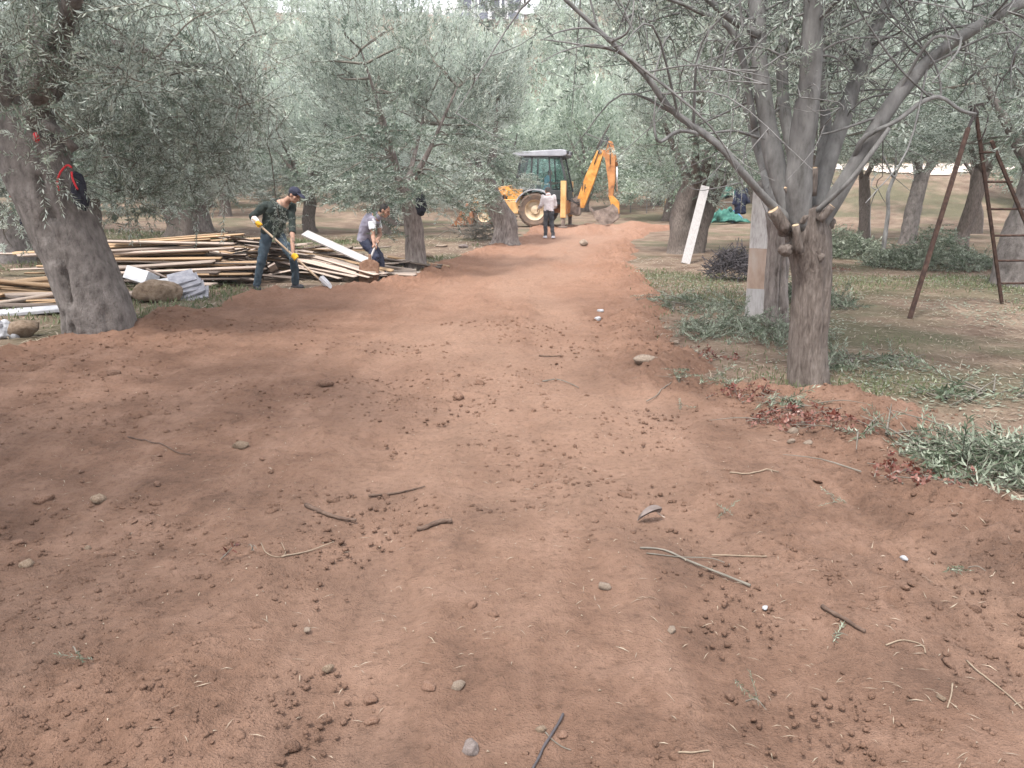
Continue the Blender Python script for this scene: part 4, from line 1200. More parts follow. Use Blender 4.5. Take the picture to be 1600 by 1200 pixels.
def backhoe():
    p = at(842, 352, 34.4)
    gz = float(surf(p[0], 34.4)) - .04
    o = empty('backhoe_loader', (p[0], 34.4, gz), PI - R(12), 'yellow backhoe loader with dark cab digging at the end of the track', 'backhoe loader')
    B = lambda mb, n, m, bev=.012, par=None, sm=False: mb.build(n, M[m], par or o, sm, bev)
    B(MB().box((.6, 0, .78), (3.9, .76, .42)).box((.0, 0, .7), (.5, 1.3, .3)).box((2.15, 0, .5), (.22, 1.25, .2)), 'chassis', 'yellow_dirty')
    hd = B(MB().prism([(.85, .95), (2.75, .95), (2.8, 1.3), (2.55, 1.52), (.85, 1.72)], -.43, .43), 'hood', 'yellow', .03)
    gr = MB()
    for i in range(7): gr.box((2.80, 0, .98 + i * .05), (.03, .72, .022))
    gr.box((2.77, 0, 1.13), (.03, .78, .42))
    B(gr, 'grille', 'black', 0, hd)
    for y in (-.433, .433):
        v = MB()
        for i in range(6): v.box((1.3 + i * .14, y, 1.25), (.08, .012, .30))
        B(v, 'side_vent', 'black', 0, hd)
    B(MB().tube([(1.5, .25, 1.6), (1.5, .25, 2.3), (1.45, .25, 2.4)], .045, 12), 'exhaust_pipe', 'black', 0, None, True)
    B(MB().box((1.02, .70, .80), (.95, .50, .52)).box((1.02, .72, 1.09), (.8, .4, .06)), 'side_tank', 'yellow_pale', .03)
    B(MB().box((1.02, -.70, .80), (.95, .50, .52)), 'side_tank', 'yellow_dirty', .03)
    B(MB().box((.86, .66, 1.32), (.62, .34, .40)).box((1.18, .62, 1.36), (.25, .12, .22)), 'toolbox', 'yellow', .02)
    for z in (.42, .28): B(MB().box((.95, 1.0, z), (.42, .22, .04)), 'step', 'black', 0)
    # cab
    cab = empty('cab', (0, 0, 0)); cab.parent = o
    low = MB().box((-.15, 0, 1.02), (1.75, 1.30, .22)).prism([(.80, 1.0), (.88, 1.75), (.30, 1.75), (.25, 1.0)], .60, .72).prism([(.80, 1.0), (.88, 1.75), (.30, 1.75), (.25, 1.0)], -.72, -.60).prism([(-.5, 1.1), (-1.35, 1.1), (-1.30, 1.45), (-.5, 1.5)], -.72, .72)
    lo_ = B(low, 'cab_base', 'cab_grey', .015, cab)
    B(MB().box((.60, .728, 1.56), (.30, .012, .14)), 'sticker', 'plastic_white', 0, lo_)
    for y in (-.70, .70):
        B(MB().bar((.86, y, 1.7), (.62, y, 2.82), .07, .08), 'pillar', 'cab_grey', 0, cab)
        B(MB().bar((.22, y, 1.1), (.18, y, 2.82), .06, .07), 'pillar', 'cab_grey', 0, cab)
        B(MB().bar((-.62, y, 1.45), (-.52, y, 2.82), .05, .06), 'pillar', 'cab_grey', 0, cab)
        B(MB().bar((-1.32, y, 1.40), (-.98, y, 2.82), .07, .08), 'pillar', 'cab_grey', 0, cab)
        B(MB().prism([(.18, 1.2), (.14, 2.78), (-.50, 2.78), (-.59, 1.5), (-.35, 1.5), (-.1, 1.2)], y - .006, y + .006), 'door_glass', 'glass', 0, cab)
        B(MB().prism([(.84, 1.76), (.63, 2.78), (.22, 2.78), (.26, 1.76)], y - .006, y + .006), 'side_window', 'glass', 0, cab)
        B(MB().prism([(-.64, 1.5), (-.55, 2.78), (-.97, 2.78), (-1.28, 1.46)], y - .006, y + .006), 'side_window', 'glass', 0, cab)
    B(MB().bar((.87, 0, 1.72), (.63, 0, 2.8), 1.3, .012, up=(1, 0, 0)), 'windscreen', 'glass', 0, cab)
    B(MB().bar((-1.31, 0, 1.45), (-.99, 0, 2.8), 1.3, .012, up=(1, 0, 0)), 'rear_window', 'glass', 0, cab)
    B(MB().box((.62, 0, 2.10), (.05, 1.3, .05)), 'crossbar', 'cab_grey', 0, cab)
    rf = B(MB().prism([(.92, 2.83), (.98, 2.92), (.80, 3.0), (-1.0, 3.08), (-1.22, 3.05), (-1.25, 2.86), (-1.1, 2.81)], -.82, .82), 'roof', 'roof_grey', .03, cab)
    B(MB().box((-.15, 0, 2.80), (2.15, 1.56, .05)), 'roof_lining', 'black', 0, cab)
    for y in (-.55, .55):
        B(MB().box((-1.26, y, 2.97), (.08, .30, .11)), 'work_lamp', 'black', .01, rf)
        B(MB().box((.95, y, 2.99), (.08, .24, .10)), 'work_lamp', 'black', .01, rf)
    B(MB().tube([(.9, .75, 2.5), (1.05, .95, 2.5)], .015, 6).box((1.06, .98, 2.38), (.05, .17, .28)), 'mirror', 'black', 0, cab)
    B(MB().box((-.30, 0, 1.34), (.5, .5, .14)).bar((-.05, 0, 1.38), (.05, 0, 1.95), .46, .1, up=(1, 0, 0)).box((-.3, 0, 1.2), (.3, .3, .2)), 'seat', 'black', .02, cab)
    B(MB().tube([(.42, 0, 1.15), (.34, 0, 1.75)], .05, 8).lathe([(.18, -.012), (.19, .012), (.165, .012)], 'y', (0, 0, 0), 20) if False else MB().tube([(.50, 0, 1.15), (.40, 0, 1.78)], .05, 8).tube([(.40 + .05 * math.sin(a), .18 * math.cos(a), 1.8 + .17 * math.sin(a)) for a in np.linspace(0, 6.2, 20)], .014, 6), 'steering_wheel', 'black', 0, cab)
    for y in (-.22, .22): B(MB().tube([(-.85, y, 1.4), (-.80, y, 1.85)], .016, 6).ball((-.80, y, 1.88), .03, nu=8, nv=6), 'lever', 'black', 0, cab)
    for s in (1, -1):
        # fender over the rear wheel
        c = (0, .83 * s, .70); arc = []
        for a in np.linspace(R(22), R(176), 20): arc.append((math.cos(a) * .86, math.sin(a) * .84 + .70))
        inn = [((x) * .935, (z - .70) * .935 + .70) for x, z in arc[::-1]]
        f = MB()
        for i in range(len(arc) - 1):
            f.prism([arc[i], arc[i + 1], inn[len(arc) - 2 - i], inn[len(arc) - 1 - i]], .52 * s, 1.10 * s)
        B(f, 'fender', 'fender', 0)
        wheel(o, (0, .83 * s, .70), .70, .48, 20, s)
        wheel(o, (2.15, .80 * s, .46), .46, .34, 16, s)
        # loader arms and rams
        B(MB().bar((1.0, .56 * s, 1.42), (2.2, .58 * s, 1.18), .12, .24, up=(0, 1, 0)).bar((2.16, .58 * s, 1.22), (2.72, .58 * s, .46), .12, .22, up=(0, 1, 0)), 'loader_arm', 'yellow', .015)
        B(MB().tube([(1.0, .56 * s, .85), (1.6, .58 * s, 1.0)], .06, 10).tube([(1.6, .58 * s, 1.0), (2.15, .58 * s, 1.12)], .03, 8), 'lift_ram', 'chrome', 0, None, True)
        # stabiliser leg
        st = B(MB().box((-1.18, 1.02 * s, 1.12), (.21, .22, 1.45)), 'stabiliser', 'yellow_pale', .015)
        B(MB().box((-1.18, 1.02 * s, .30), (.15, .15, .6)).box((-1.18, 1.02 * s, .03), (.34, .30, .06)), 'stabiliser_foot', 'bucket_grey', .01, st)
    # front bucket
    out = [(2.62, .06), (3.52, .02), (3.55, .05), (2.80, .12), (2.70, .30), (2.74, .70), (2.96, .92), (2.92, .97), (2.66, .78), (2.58, .40)]
    fb = MB().prism(out, -1.12, 1.12)
    side = [(2.60, .08), (3.5, .04), (3.1, .6), (2.95, .95), (2.68, .78), (2.6, .4)]
    fb.prism(side, -1.14, -1.10).prism(side, 1.10, 1.14)
    fbo = B(fb, 'front_bucket', 'rust_bucket', .008)
    for i in range(7): B(MB().box((3.58, -1.02 + i * .34, .04), (.18, .09, .035), taper=None), 'tooth', 'bucket_grey', 0, fbo)
    B(MB().bar((2.35, .3, 1.0), (2.66, .3, .62), .1, .14, up=(0, 1, 0)).bar((2.35, -.3, 1.0), (2.66, -.3, .62), .1, .14, up=(0, 1, 0)).box((2.62, 0, .5), (.12, 1.3, .18)), 'bucket_linkage', 'rust_bucket', .01)
    # rear frame, king post and hoses
    B(MB().box((-1.22, 0, .80), (.14, 1.95, .55)).box((-1.22, 0, 1.15), (.10, 1.9, .10)), 'rear_frame', 'yellow_dirty', .01)
    B(MB().box((-1.52, 0, .82), (.50, .34, .66)).tube([(-1.62, 0, .45), (-1.62, 0, 1.25)], .11, 12), 'king_post', 'bucket_grey', .01)
    rr = np.random.default_rng(4)
    for i in range(11):
        y = rr.uniform(-.28, .34)
        P = [(-1.25, y, rr.uniform(.9, 1.3)), (-1.5 + rr.normal(0, .06), y + rr.normal(0, .1), rr.uniform(.5, 1.55)), (-1.75 + rr.normal(0, .05), y * .5 + rr.normal(0, .05), rr.uniform(.8, 1.5)), (-1.9 + rr.normal(0, .05), rr.choice((-.2, .2)), rr.uniform(1.3, 1.9))]
        B(MB().tube(curve(P, 14), .019, 6), 'hose', 'hose', 0, None, True)
    # boom: two side plates joined by cross plates
    bm = MB()
    prof = [(-1.62, .80), (-1.90, .76), (-2.28, 1.75), (-2.66, 2.95), (-2.58, 3.10), (-2.40, 3.05), (-1.94, 2.05), (-1.62, 1.10)]
    bm.prism(prof, .10, .17).prism(prof, -.17, -.10)
    for a, b_ in (((-1.80, 1.35), (-1.98, 1.85)), ((-2.1, 2.05), (-2.40, 2.75))): bm.bar((a[0], 0, a[1]), (b_[0], 0, b_[1]), .12, .20, up=(0, 1, 0))
    boom = B(bm, 'boom', 'yellow', .008)
    for y in (-.135, .135): B(MB().tube([(-2.52, y, 2.98), (-2.52, y * 1.5, 2.98)], .08, 12), 'pivot_pin', 'bucket_grey', 0, boom)
    B(MB().tube([(-1.72, 0, 1.0), (-2.05, 0, 1.95)], .075, 12).tube([(-2.05, 0, 1.95), (-2.35, 0, 2.72)], .04, 10), 'boom_ram', 'yellow_dirty', 0, boom, True)
    # dipper with its ram
    dp = MB()
    pr = [(-2.86, 3.42), (-2.98, 3.40), (-3.14, 2.7), (-3.16, 1.9), (-3.08, 1.22), (-2.92, 1.20), (-2.88, 1.8), (-2.72, 2.75), (-2.44, 3.0), (-2.50, 3.12), (-2.74, 3.06)]
    dp.prism(pr, -.14, -.085).prism(pr, .085, .14).bar((-3.0, 0, 2.6), (-3.0, 0, 1.3), .17, .10, up=(1, 0, 0))
    dip = B(dp, 'dipper', 'yellow_dirty', .008)
    B(MB().tube([(-2.95, 0, 3.36), (-3.20, 0, 2.45)], .065, 10), 'dipper_ram', 'yellow_dirty', 0, dip, True)
    B(MB().tube([(-3.20, 0, 2.45), (-3.24, 0, 1.42)], .035, 10), 'ram_rod', 'chrome', 0, dip, True)
    for i in range(4):
        B(MB().tube(curve([(-2.3, .2 - i * .12, 2.5), (-2.62, .22 - i * .12, 3.35 + .1 * i), (-2.9, .2 - i * .12, 3.25), (-2.95, .2 - i * .12, 2.5)], 14), .018, 6), 'hose', 'hose', 0, dip, True)
    # digging bucket
    lk = MB().prism([(-2.90, 1.26), (-3.10, 1.26), (-3.34, 1.0), (-3.36, .55), (-3.2, .38), (-3.06, .62), (-3.0, 1.0)], .10, .17).prism([(-2.90, 1.26), (-3.10, 1.26), (-3.34, 1.0), (-3.36, .55), (-3.2, .38), (-3.06, .62), (-3.0, 1.0)], -.17, -.10)
    B(lk, 'bucket_linkage', 'yellow', .006)
    ob = [(-3.32, .72), (-3.36, .38), (-3.10, .14), (-2.72, .08), (-2.42, .30), (-2.22, .66), (-2.27, .69), (-2.48, .36), (-2.74, .15), (-3.06, .21), (-3.28, .42), (-3.26, .72)]
    db = MB().prism(ob, -.33, .33)
    sp_ = [(-3.32, .75), (-3.36, .38), (-3.10, .14), (-2.72, .08), (-2.42, .30), (-2.26, .62), (-2.9, .80), (-3.1, .95)]
    db.prism(sp_, .30, .34).prism(sp_, -.34, -.30)
    dbo = B(db, 'digging_bucket', 'bucket_grey', .006)
    for i in range(5): B(MB().bar((-2.27, -.28 + i * .14, .62), (-2.15, -.28 + i * .14, .78), .035, .07), 'tooth', 'bucket_grey', 0, dbo)
    return o
BH = backhoe()

# ------------------------------------------------------------------ people
def basis(f, u):
    f = unit(np.array(f, float)); u = np.array(u, float)
    u = unit(u - f * np.dot(u, f))
    return np.stack([np.cross(f, u), f, u], 1)

def head_shapes(mb, c, B_, s=1.0):
    T = lambda x, y, z: np.array(c) + B_ @ (np.array((x, y, z)) * s)
    mb.ball(T(0, -.008, .025), np.array((.076, .094, .098)) * s, B_)
    mb.ball(T(0, .022, -.05), np.array((.060, .068, .068)) * s, B_)
    mb.ball(T(0, .055, -.092), np.array((.028, .026, .022)) * s, B_)
    mb.capsule(T(0, .088, .018), T(0, .112, -.024), .010 * s, .016 * s, 8, 4)
    mb.ball(T(0, .080, .034), np.array((.052, .018, .012)) * s, B_)
    mb.ball(T(0, .084, -.058), np.array((.024, .014, .012)) * s, B_)
    for q in (-1, 1):
        mb.ball(T(.078 * q, -.006, -.004), np.array((.013, .024, .034)) * s, B_)
        mb.ball(T(.046 * q, .058, -.018), np.array((.026, .026, .026)) * s, B_)

def grip_hand(mb, c, axis, palm, s=1.0, flip=1):
    """hand closed on a shaft: c on the shaft, palm = side on which the palm lies"""
    a = unit(np.array(axis, float)); p = np.array(palm, float); p = unit(p - a * np.dot(p, a)); q = np.cross(a, p) * flip
    c = np.array(c, float)
    mb.ball(c + p * .036 * s, np.array((.044, .020, .036)) * s, np.stack([a, p, q], 1))
    for i in range(4):
        o = c + a * (i - 1.5) * .0215 * s
        L = (1.0, 1.12, 1.06, .88)[i]
        P = [o + (p * math.cos(t) + q * math.sin(t)) * .030 * s for t in np.linspace(.55, .55 + 3.3 * L, 7)]
        mb.tube(P, np.linspace(.0098, .0078, 7) * s, 8)
    P = [c + (p * math.cos(t) + q * math.sin(t)) * .032 * s - a * (.045 - .02 * k) * s for k, t in enumerate(np.linspace(-.3, -2.2, 5))]
    mb.tube(P, np.linspace(.0125, .009, 5) * s, 8)

def open_hand(mb, c, d, palm, s=1.0, flip=1):
    d = unit(np.array(d, float)); p = np.array(palm, float); p = unit(p - d * np.dot(p, d)); q = np.cross(d, p) * flip
    c = np.array(c, float)
    mb.ball(c + d * .045 * s, np.array((.050, .018, .040)) * s, np.stack([d, p, q], 1))
    for i in range(4):
        L = (.074, .084, .078, .060)[i] * s
        o = c + d * .082 * s + q * (i - 1.5) * .0205 * s
        mb.tube([o, o + d * L * .45 + p * .006, o + d * L * .75 + p * .02 * s, o + d * L * .85 + p * .038 * s], np.array((.0095, .009, .0082, .0068)) * s, 8)
    o = c + d * .025 * s - q * .034 * s
    mb.tube([o, o + d * .03 * s - q * .022 * s + p * .01, o + d * .062 * s - q * .026 * s + p * .018], np.array((.0125, .0105, .008)) * s, 8)

def person(label, loc, J, look, up, dress):
    """J: joints relative to the feet's place; look, up: direction of face and crown"""
    o = empty('person', loc, 0, label, 'person')
    J = {k: np.array(v, float) for k, v in J.items()}
    side = unit(J['shR'] - J['shL'])
    body = MB()
    HB = basis(look, up)
    head_shapes(body, J['head'], HB)
    body.tube([J['neck'] - unit(J['head'] - J['neck']) * .06, J['neck'], J['head'] - HB[:, 1] * .015 - HB[:, 2] * .02], [.062, .056, .054], 14)
    spine = curve([J['pelvis'] - (J['chest'] - J['pelvis']) * .12, J['pelvis'], J['waist'], J['chest'], J['neck']], 14)
    def torso(mb, sc, top, bot=0, k=1.0):
        t = np.linspace(0, 1, 14)
        rad = np.interp(t, [0, .25, .45, .72, .88, 1], np.array([.150, .158, .150, .182, .155, .070]) * dress.get('girth', 1.0)) * sc
        asp = np.interp(t, [0, .3, .7, 1], [.72, .72, .66, .95])
        mb.tube(spine[bot:top], rad[bot:top], 18, asp=asp[bot:top], ref=side)
    torso(body, .88, 14)
    for s in 'RL':
        sh, el, wr = J['sh' + s], J['el' + s], J['wr' + s]
        body.ball(sh, .058)
        body.tube([sh, sh * .5 + el * .5, el, el * .7 + wr * .3, wr], [.050, .046, .040, .041, .029], 12)
        body.ball(el, .040)
        hip, kn, an = J['hip' + s], J['kn' + s], J['an' + s]
        body.tube([hip, hip * .5 + kn * .5, kn, kn * .7 + an * .3, an], [.078, .07, .052, .053, .036], 12)
        body.ball(kn, .052)
    gl = MB(); bare = []
    for s in 'RL':
        h = J.get('grip' + s)
        tgt = gl if dress.get('glove' + s) else body
        if h is not None:
            grip_hand(tgt, h, dress['axis'], J['wr' + s] - h, 1.05 if tgt is body else 1.2, dress.get('flip' + s, 1))
            body.tube([J['wr' + s], J['wr' + s] * .3 + h * .7], [.028, .026], 10)
        else:
            open_hand(body, J['wr' + s], J['wr' + s] - J['el' + s], dress.get('palm' + s, (0, 0, 1)), 1.0, 1 if s == 'R' else -1)
    voxel(body, 'body', M['skin'], .0085 if loc[1] < 20 else .0125, 3 if loc[1] < 20 else 2, o)
    for q in (-1, 1):
        MB().ball(J['head'] + HB @ np.array((.031 * q, .083, .016)), np.array((.012, .008, .008)), HB, 8, 6).build('eye', M['eye'], o)
    MB().ball(J['head'] + HB @ np.array((0, .0965, -.058)), np.array((.021, .004, .003)), HB, 10, 6).build('mouth', M['eye'], o)
    hair = MB().ball(J['head'] + HB @ np.array((0, -.020, .038)), np.array((.083, .092, .092)), HB, 18, 12)
    if dress.get('hairline', True): hair.ball(J['head'] + HB @ np.array((0, -.052, -.01)), np.array((.070, .052, .07)), HB, 14, 9)
    voxel(hair, 'hair', M[dress.get('hair', 'hair')], .012, 2, o, .008, 3, 60)
    if dress.get('cap'):
        c = voxel(MB().ball(J['head'] + HB @ np.array((0, -.012, .052)), np.array((.092, .108, .085)), HB, 18, 12), 'cap', M['cap'], .012, 2, o, .004, 5)
        vz = MB()
        Bv = HB @ np.array(Matrix.Rotation(R(-12), 3, 'X'))
        vz.ball(J['head'] + HB @ np.array((0, .115, .062)), np.array((.078, .085, .010)), Bv, 18, 8)
        obj('visor', vz.mesh('visor', M['cap'], True), c)
        obj('button', MB().ball(J['head'] + HB @ np.array((0, -.012, .138)), .010, None, 8, 6).mesh('button', M['cap']), c)
    # trousers, shoes
    tr = MB()
    torso(tr, 1.02, 6)
    for s in 'RL':
        hip, kn, an = J['hip' + s], J['kn' + s], J['an' + s]
        tr.ball(hip, .092 * dress.get('girth', 1)); tr.ball(kn, .066)
        tr.tube([hip, hip * .5 + kn * .5, kn, kn * .55 + an * .45, an - unit(kn - an) * .015], np.array([.098, .086, .070, .066, .060]) * dress.get('leg', 1), 14)
    voxel(tr, 'trousers', M[dress['bottom']], .012, 3, o, .022, 7, 11)
    for s in 'RL':
        an = J['an' + s]; tf = np.array(dress['toe' + s], float); tf[2] = 0; tf = unit(tf)
        B_ = basis(tf, (0, 0, 1)); g = an * 1.0; g[2] = J['sole' + s][2] if ('sole' + s) in J else 0
        sh = MB()
        sh.ball(g + tf * -.03 + (0, 0, .045), (.044, .055, .045), B_, 12, 8)
        sh.ball(g + tf * .10 + (0, 0, .034), (.046, .075, .034), B_, 12, 8)
        sh.box(g + tf * .04 + (0, 0, .014), (.082, .25, .024), B_)
        sh.tube([an, g + (0, 0, .05)], [.048, .05], 10)
        voxel(sh, 'shoe', M[dress['shoe']], .010, 2, o)
    # upper garment
    tp = MB()
    torso(tp, dress.get('loose', 1.10), 13, 2)
    full = dress['sleeve']
    for s in 'RL':
        sh, el, wr = J['sh' + s], J['el' + s], J['wr' + s]
        tp.ball(sh, .074)
        if full == 'long':
            tp.tube([sh, sh * .5 + el * .5, el, el * .55 + wr * .45, el * .22 + wr * .78], [.074, .066, .060, .055, .048], 14); tp.ball(el, .060)
        elif full == 'rolled':
            tp.tube([sh, sh * .5 + el * .5, el, el * .8 + wr * .2], [.074, .066, .060, .056], 14); tp.ball(el, .060)
        elif full == 'vest':
            pass
        else:
            tp.tube([sh, sh * .6 + el * .4, sh * .35 + el * .65], [.072, .068, .066], 14)
    g_ = voxel(tp, dress['topname'], M[dress['top']], .011, 3, o, .020, 11, 10)
    if dress.get('under'):
        us = MB()
        for s in 'RL':
            sh, el = J['sh' + s], J['el' + s]
            us.ball(sh + unit(el - sh) * .03, .070)
            us.tube([sh, sh * .6 + el * .4, sh * .38 + el * .62], [.073, .069, .066], 14)
        us.tube([J['neck'] * .8 + J['chest'] * .2, J['neck']], [.085, .066], 14)
        voxel(us, 't_shirt', M[dress['under']], .010, 2, o, .010, 4, 14)
    if dress.get('collar'):
        voxel(MB().tube([J['neck'] * .78 + J['chest'] * .22, J['neck'] + unit(J['head'] - J['neck']) * .025], [.098, .070], 16), 'collar', M[dress['top']], .010, 2, o, .006, 9)
    if gl.n: voxel(gl, 'glove', M['glove_y'], .009, 2, o, .006, 2)
    if dress.get('cuffR'):
        h, el = J['wrR'], J['elR']
        voxel(MB().tube([h + unit(el - h) * .10, h + unit(h - el) * .02], [.052, .050], 14), 'cuff', M['glove_w'], .010, 2, o, .005)
    return o

def surf_rel(loc, x, y): return float(surf(loc[0] + x, loc[1] + y)) - loc[2]

def tool(name, label, cat, a, b, rad, mat):
    o = empty(name, b, 0, label, cat)
    ofs = np.array(b, float)
    s_ = MB().tube(curve([a - ofs, (a + b) / 2 - ofs + (0, 0, .004), b - ofs], 8), rad, 10)
    s_.build('shaft', M[mat], o, True)
    return o

# the man in the cap
b1 = spot(432, 452)
J1 = dict(pelvis=(-.01, .0, .93), waist=(.03, -.02, 1.06), chest=(.11, -.05, 1.27), neck=(.28, -.10, 1.44), head=(.44, -.16, 1.535),
          shR=(-.03, -.14, 1.38), elR=(-.24, -.24, 1.21), wrR=(-.155, -.345, 1.10), shL=(.335, .02, 1.36), elL=(.365, -.14, 1.02), wrL=(.43, -.25, .70),
          hipR=(-.085, -.04, .90), knR=(-.19, -.10, .47), anR=(-.31, -.06, .08), hipL=(.08, .05, .89), knL=(.325, -.02, .52), anL=(.27, .22, .09))
g1a, g1b = surf_rel(b1, -.31, -.06), surf_rel(b1, .27, .22)
J1['anR'] = (-.31, -.06, .08 + g1a); J1['anL'] = (.27, .22, .09 + g1b); J1['soleR'] = (0, 0, g1a); J1['soleL'] = (0, 0, g1b)
sa, sb = np.array((-.165, -.37, 1.14)), np.array((.88, -.46, surf_rel(b1, .88, -.46) + .06))
ax1 = unit(sb - sa)
J1['gripR'] = sa + ax1 * .08; J1['gripL'] = sa + ax1 * .84
J1['wrR'] = J1['gripR'] + np.array((-.04, .05, .03)); J1['wrL'] = J1['gripL'] + np.array((-.035, .05, .06))
person('man in a dark green sweater, blue jeans and a dark cap hoeing soil', b1, J1, (.80, -.35, -.48), (.45, -.1, .88),
       dict(top='sweater', topname='sweater', sleeve='rolled', bottom='jeans', shoe='shoe', toeR=(.5, -.85, 0), toeL=(.85, -.5, 0), axis=ax1, gloveL=True, gloveR=True, cuffR=True, cap=True, girth=1.02, loose=1.14))
ho = tool('hoe', 'long handled hoe held by the man in the dark cap', 'hoe', b1 + sa - ax1 * .05, b1 + sb, .017, 'handle')
hb = MB().tube([(0, 0, 0), ax1 * .10], .026, 10).prism([(-.03, .05), (.10, -.06), (.15, -.10), (.12, -.03), (.0, .10)], -.10, .10)
hb.build('blade', M['steel'], ho, False, .004)

# the man in the vest
b2 = spot(582, 436)
def s2(x, y, z): return (x, y, z)
g2a, g2b = surf_rel(b2, .02, -.06), surf_rel(b2, .16, .22)
J2 = dict(pelvis=(-.13, .03, .74), waist=(-.09, .0, .87), chest=(.0, -.02, 1.05), neck=(.17, -.05, 1.19), head=(.295, -.10, 1.27),
          shR=(.07, -.20, 1.12), elR=(.085, -.25, .82), wrR=(.10, -.27, .57), shL=(.10, .17, 1.10), elL=(.17, .05, .83), wrL=(.14, -.20, .70),
          hipR=(-.12, -.06, .72), knR=(.10, -.12, .42), anR=(.02, -.06, .08 + g2a), hipL=(-.11, .12, .72), knL=(.14, .16, .43), anL=(.16, .22, .08 + g2b), soleR=(0, 0, g2a), soleL=(0, 0, g2b))
ta, tb = np.array((.175, -.27, .74)), np.array((.07, -.62, .41))
ax2 = unit(tb - ta)
J2['gripR'] = ta + ax2 * .17; J2['gripL'] = ta + ax2 * .06
J2['wrR'] = J2['gripR'] + np.array((-.02, .02, .065)); J2['wrL'] = J2['gripL'] + np.array((.0, .05, .05))
person('man in a lavender grey vest over a white T-shirt bending over a shovel', b2, J2, (.86, -.28, -.42), (.42, -.1, .90),
       dict(top='vest', topname='vest', sleeve='vest', under='tshirt', collar=True, bottom='navy', shoe='shoe', toeR=(.9, -.5, 0), toeL=(.95, -.2, 0), axis=ax2, girth=1.05, loose=1.16))
so = tool('shovel', 'earth caked round shovel held by the man in the vest', 'shovel', b2 + ta, b2 + tb, .019, 'white_wood')
def shovel_blade():
    """a dished round-shouldered blade with thickness, face turned to the road"""
    ex = np.array((1.0, -.12, 0)); ex = unit(ex); ez = unit(np.array((-.05, -.30, -1.0))); ey = np.cross(ez, ex)
    V = []; nu, nv = 13, 15
    def pt(u, v, t):
        wd = .185 * (1 - .55 * max(0, (.18 - v) / .18) ** 2) * (1 - .30 * max(0, (v - .62) / .38) ** 2.2)
        x = u * wd; z = v * .46
        d = .045 * (1 - u * u) * (1 - .5 * v) - .02 + t + .012 * float(fbm(u * 3, v * 4, 3, 6))
        return ex * x + ez * z + ey * d
    for t in (0, .03):
        for j in range(nv):
            for i in range(nu): V.append(pt(-1 + 2 * i / (nu - 1), j / (nv - 1), t))
    F = []
    k = nu * nv
    for j in range(nv - 1):
        for i in range(nu - 1):
            a = j * nu + i
            F.append((a, a + 1, a + nu + 1, a + nu)); F.append((k + a, k + a + nu, k + a + nu + 1, k + a + 1))
    rim = [i for i in range(nu)] + [j * nu + nu - 1 for j in range(1, nv)] + [(nv - 1) * nu + i for i in range(nu - 2, -1, -1)] + [j * nu for j in range(nv - 2, 0, -1)]
    for q in range(len(rim)):
        a, b_ = rim[q], rim[(q + 1) % len(rim)]
        F.append((a, k + a, k + b_, b_))
    mb = MB().add(V, F)
    mb.tube([ez * -.10, ez * .06], [.024, .03], 10)
    return mb
shovel_blade().build('blade', M['soil'], so, True)

# the man standing by the machine, seen from behind
b3 = spot(857, 372)
J3 = dict(pelvis=(0, 0, .90), waist=(0, .01, 1.04), chest=(-.01, .03, 1.24), neck=(-.02, .06, 1.43), head=(-.045, .13, 1.54),
          shR=(.165, .03, 1.345), elR=(.225, .05, 1.07), wrR=(.14, .20, .97), shL=(-.185, .04, 1.34), elL=(-.26, .05, 1.07), wrL=(-.34, .22, .95),
          hipR=(.085, 0, .88), knR=(.10, .02, .48), anR=(.15, -.02, .08), hipL=(-.085, 0, .88), knL=(-.10, .03, .48), anL=(-.10, .02, .08))
person('man in a pinkish white shirt and dark grey trousers beside the backhoe', b3, J3, (-.35, .90, -.35), (0, .3, .95),
       dict(top='pinkshirt', topname='shirt', sleeve='long', bottom='charcoal', shoe='shoe_pale', toeR=(.3, .9, 0), toeL=(-.3, .9, 0), hair='hair_grey', collar=True, girth=.98, loose=1.08, palmR=(-1, 0, 0), palmL=(1, 0, 0)))

# the driver, turned to the digging arm
BM = Matrix.Translation(BH.location) @ Matrix.Rotation(BH.rotation_euler.z, 4, 'Z')
b4 = np.array(BM @ Vector((-.30, 0, 1.0)))
def loc4(x, y, z):
    v = BM.to_3x3() @ Vector((x, y, z)); return (v.x, v.y, v.z)
J4 = {k: loc4(*v) for k, v in dict(pelvis=(.0, 0, .50), waist=(-.02, 0, .64), chest=(-.05, 0, .86), neck=(-.10, 0, 1.05), head=(-.15, .0, 1.18),
          shR=(-.07, .18, .99), elR=(-.22, .24, .74), wrR=(-.44, .20, .78), shL=(-.07, -.18, .99), elL=(-.22, -.24, .74), wrL=(-.44, -.2, .78),
          hipR=(-.02, .09, .46), knR=(-.42, .12, .47), anR=(-.46, .12, .10), hipL=(-.02, -.09, .46), knL=(-.42, -.12, .47), anL=(-.46, -.12, .10)).items()}
dv = person('driver in a light blue shirt seated in the cab of the backhoe', b4, J4, loc4(-.85, .3, -.25), (0, 0, 1),
       dict(top='blueshirt', topname='shirt', sleeve='short', bottom='charcoal', shoe='shoe', toeR=loc4(-1, 0, 0), toeL=loc4(-1, 0, 0), palmR=(0, 0, -1), palmL=(0, 0, -1), collar=True, loose=1.12))

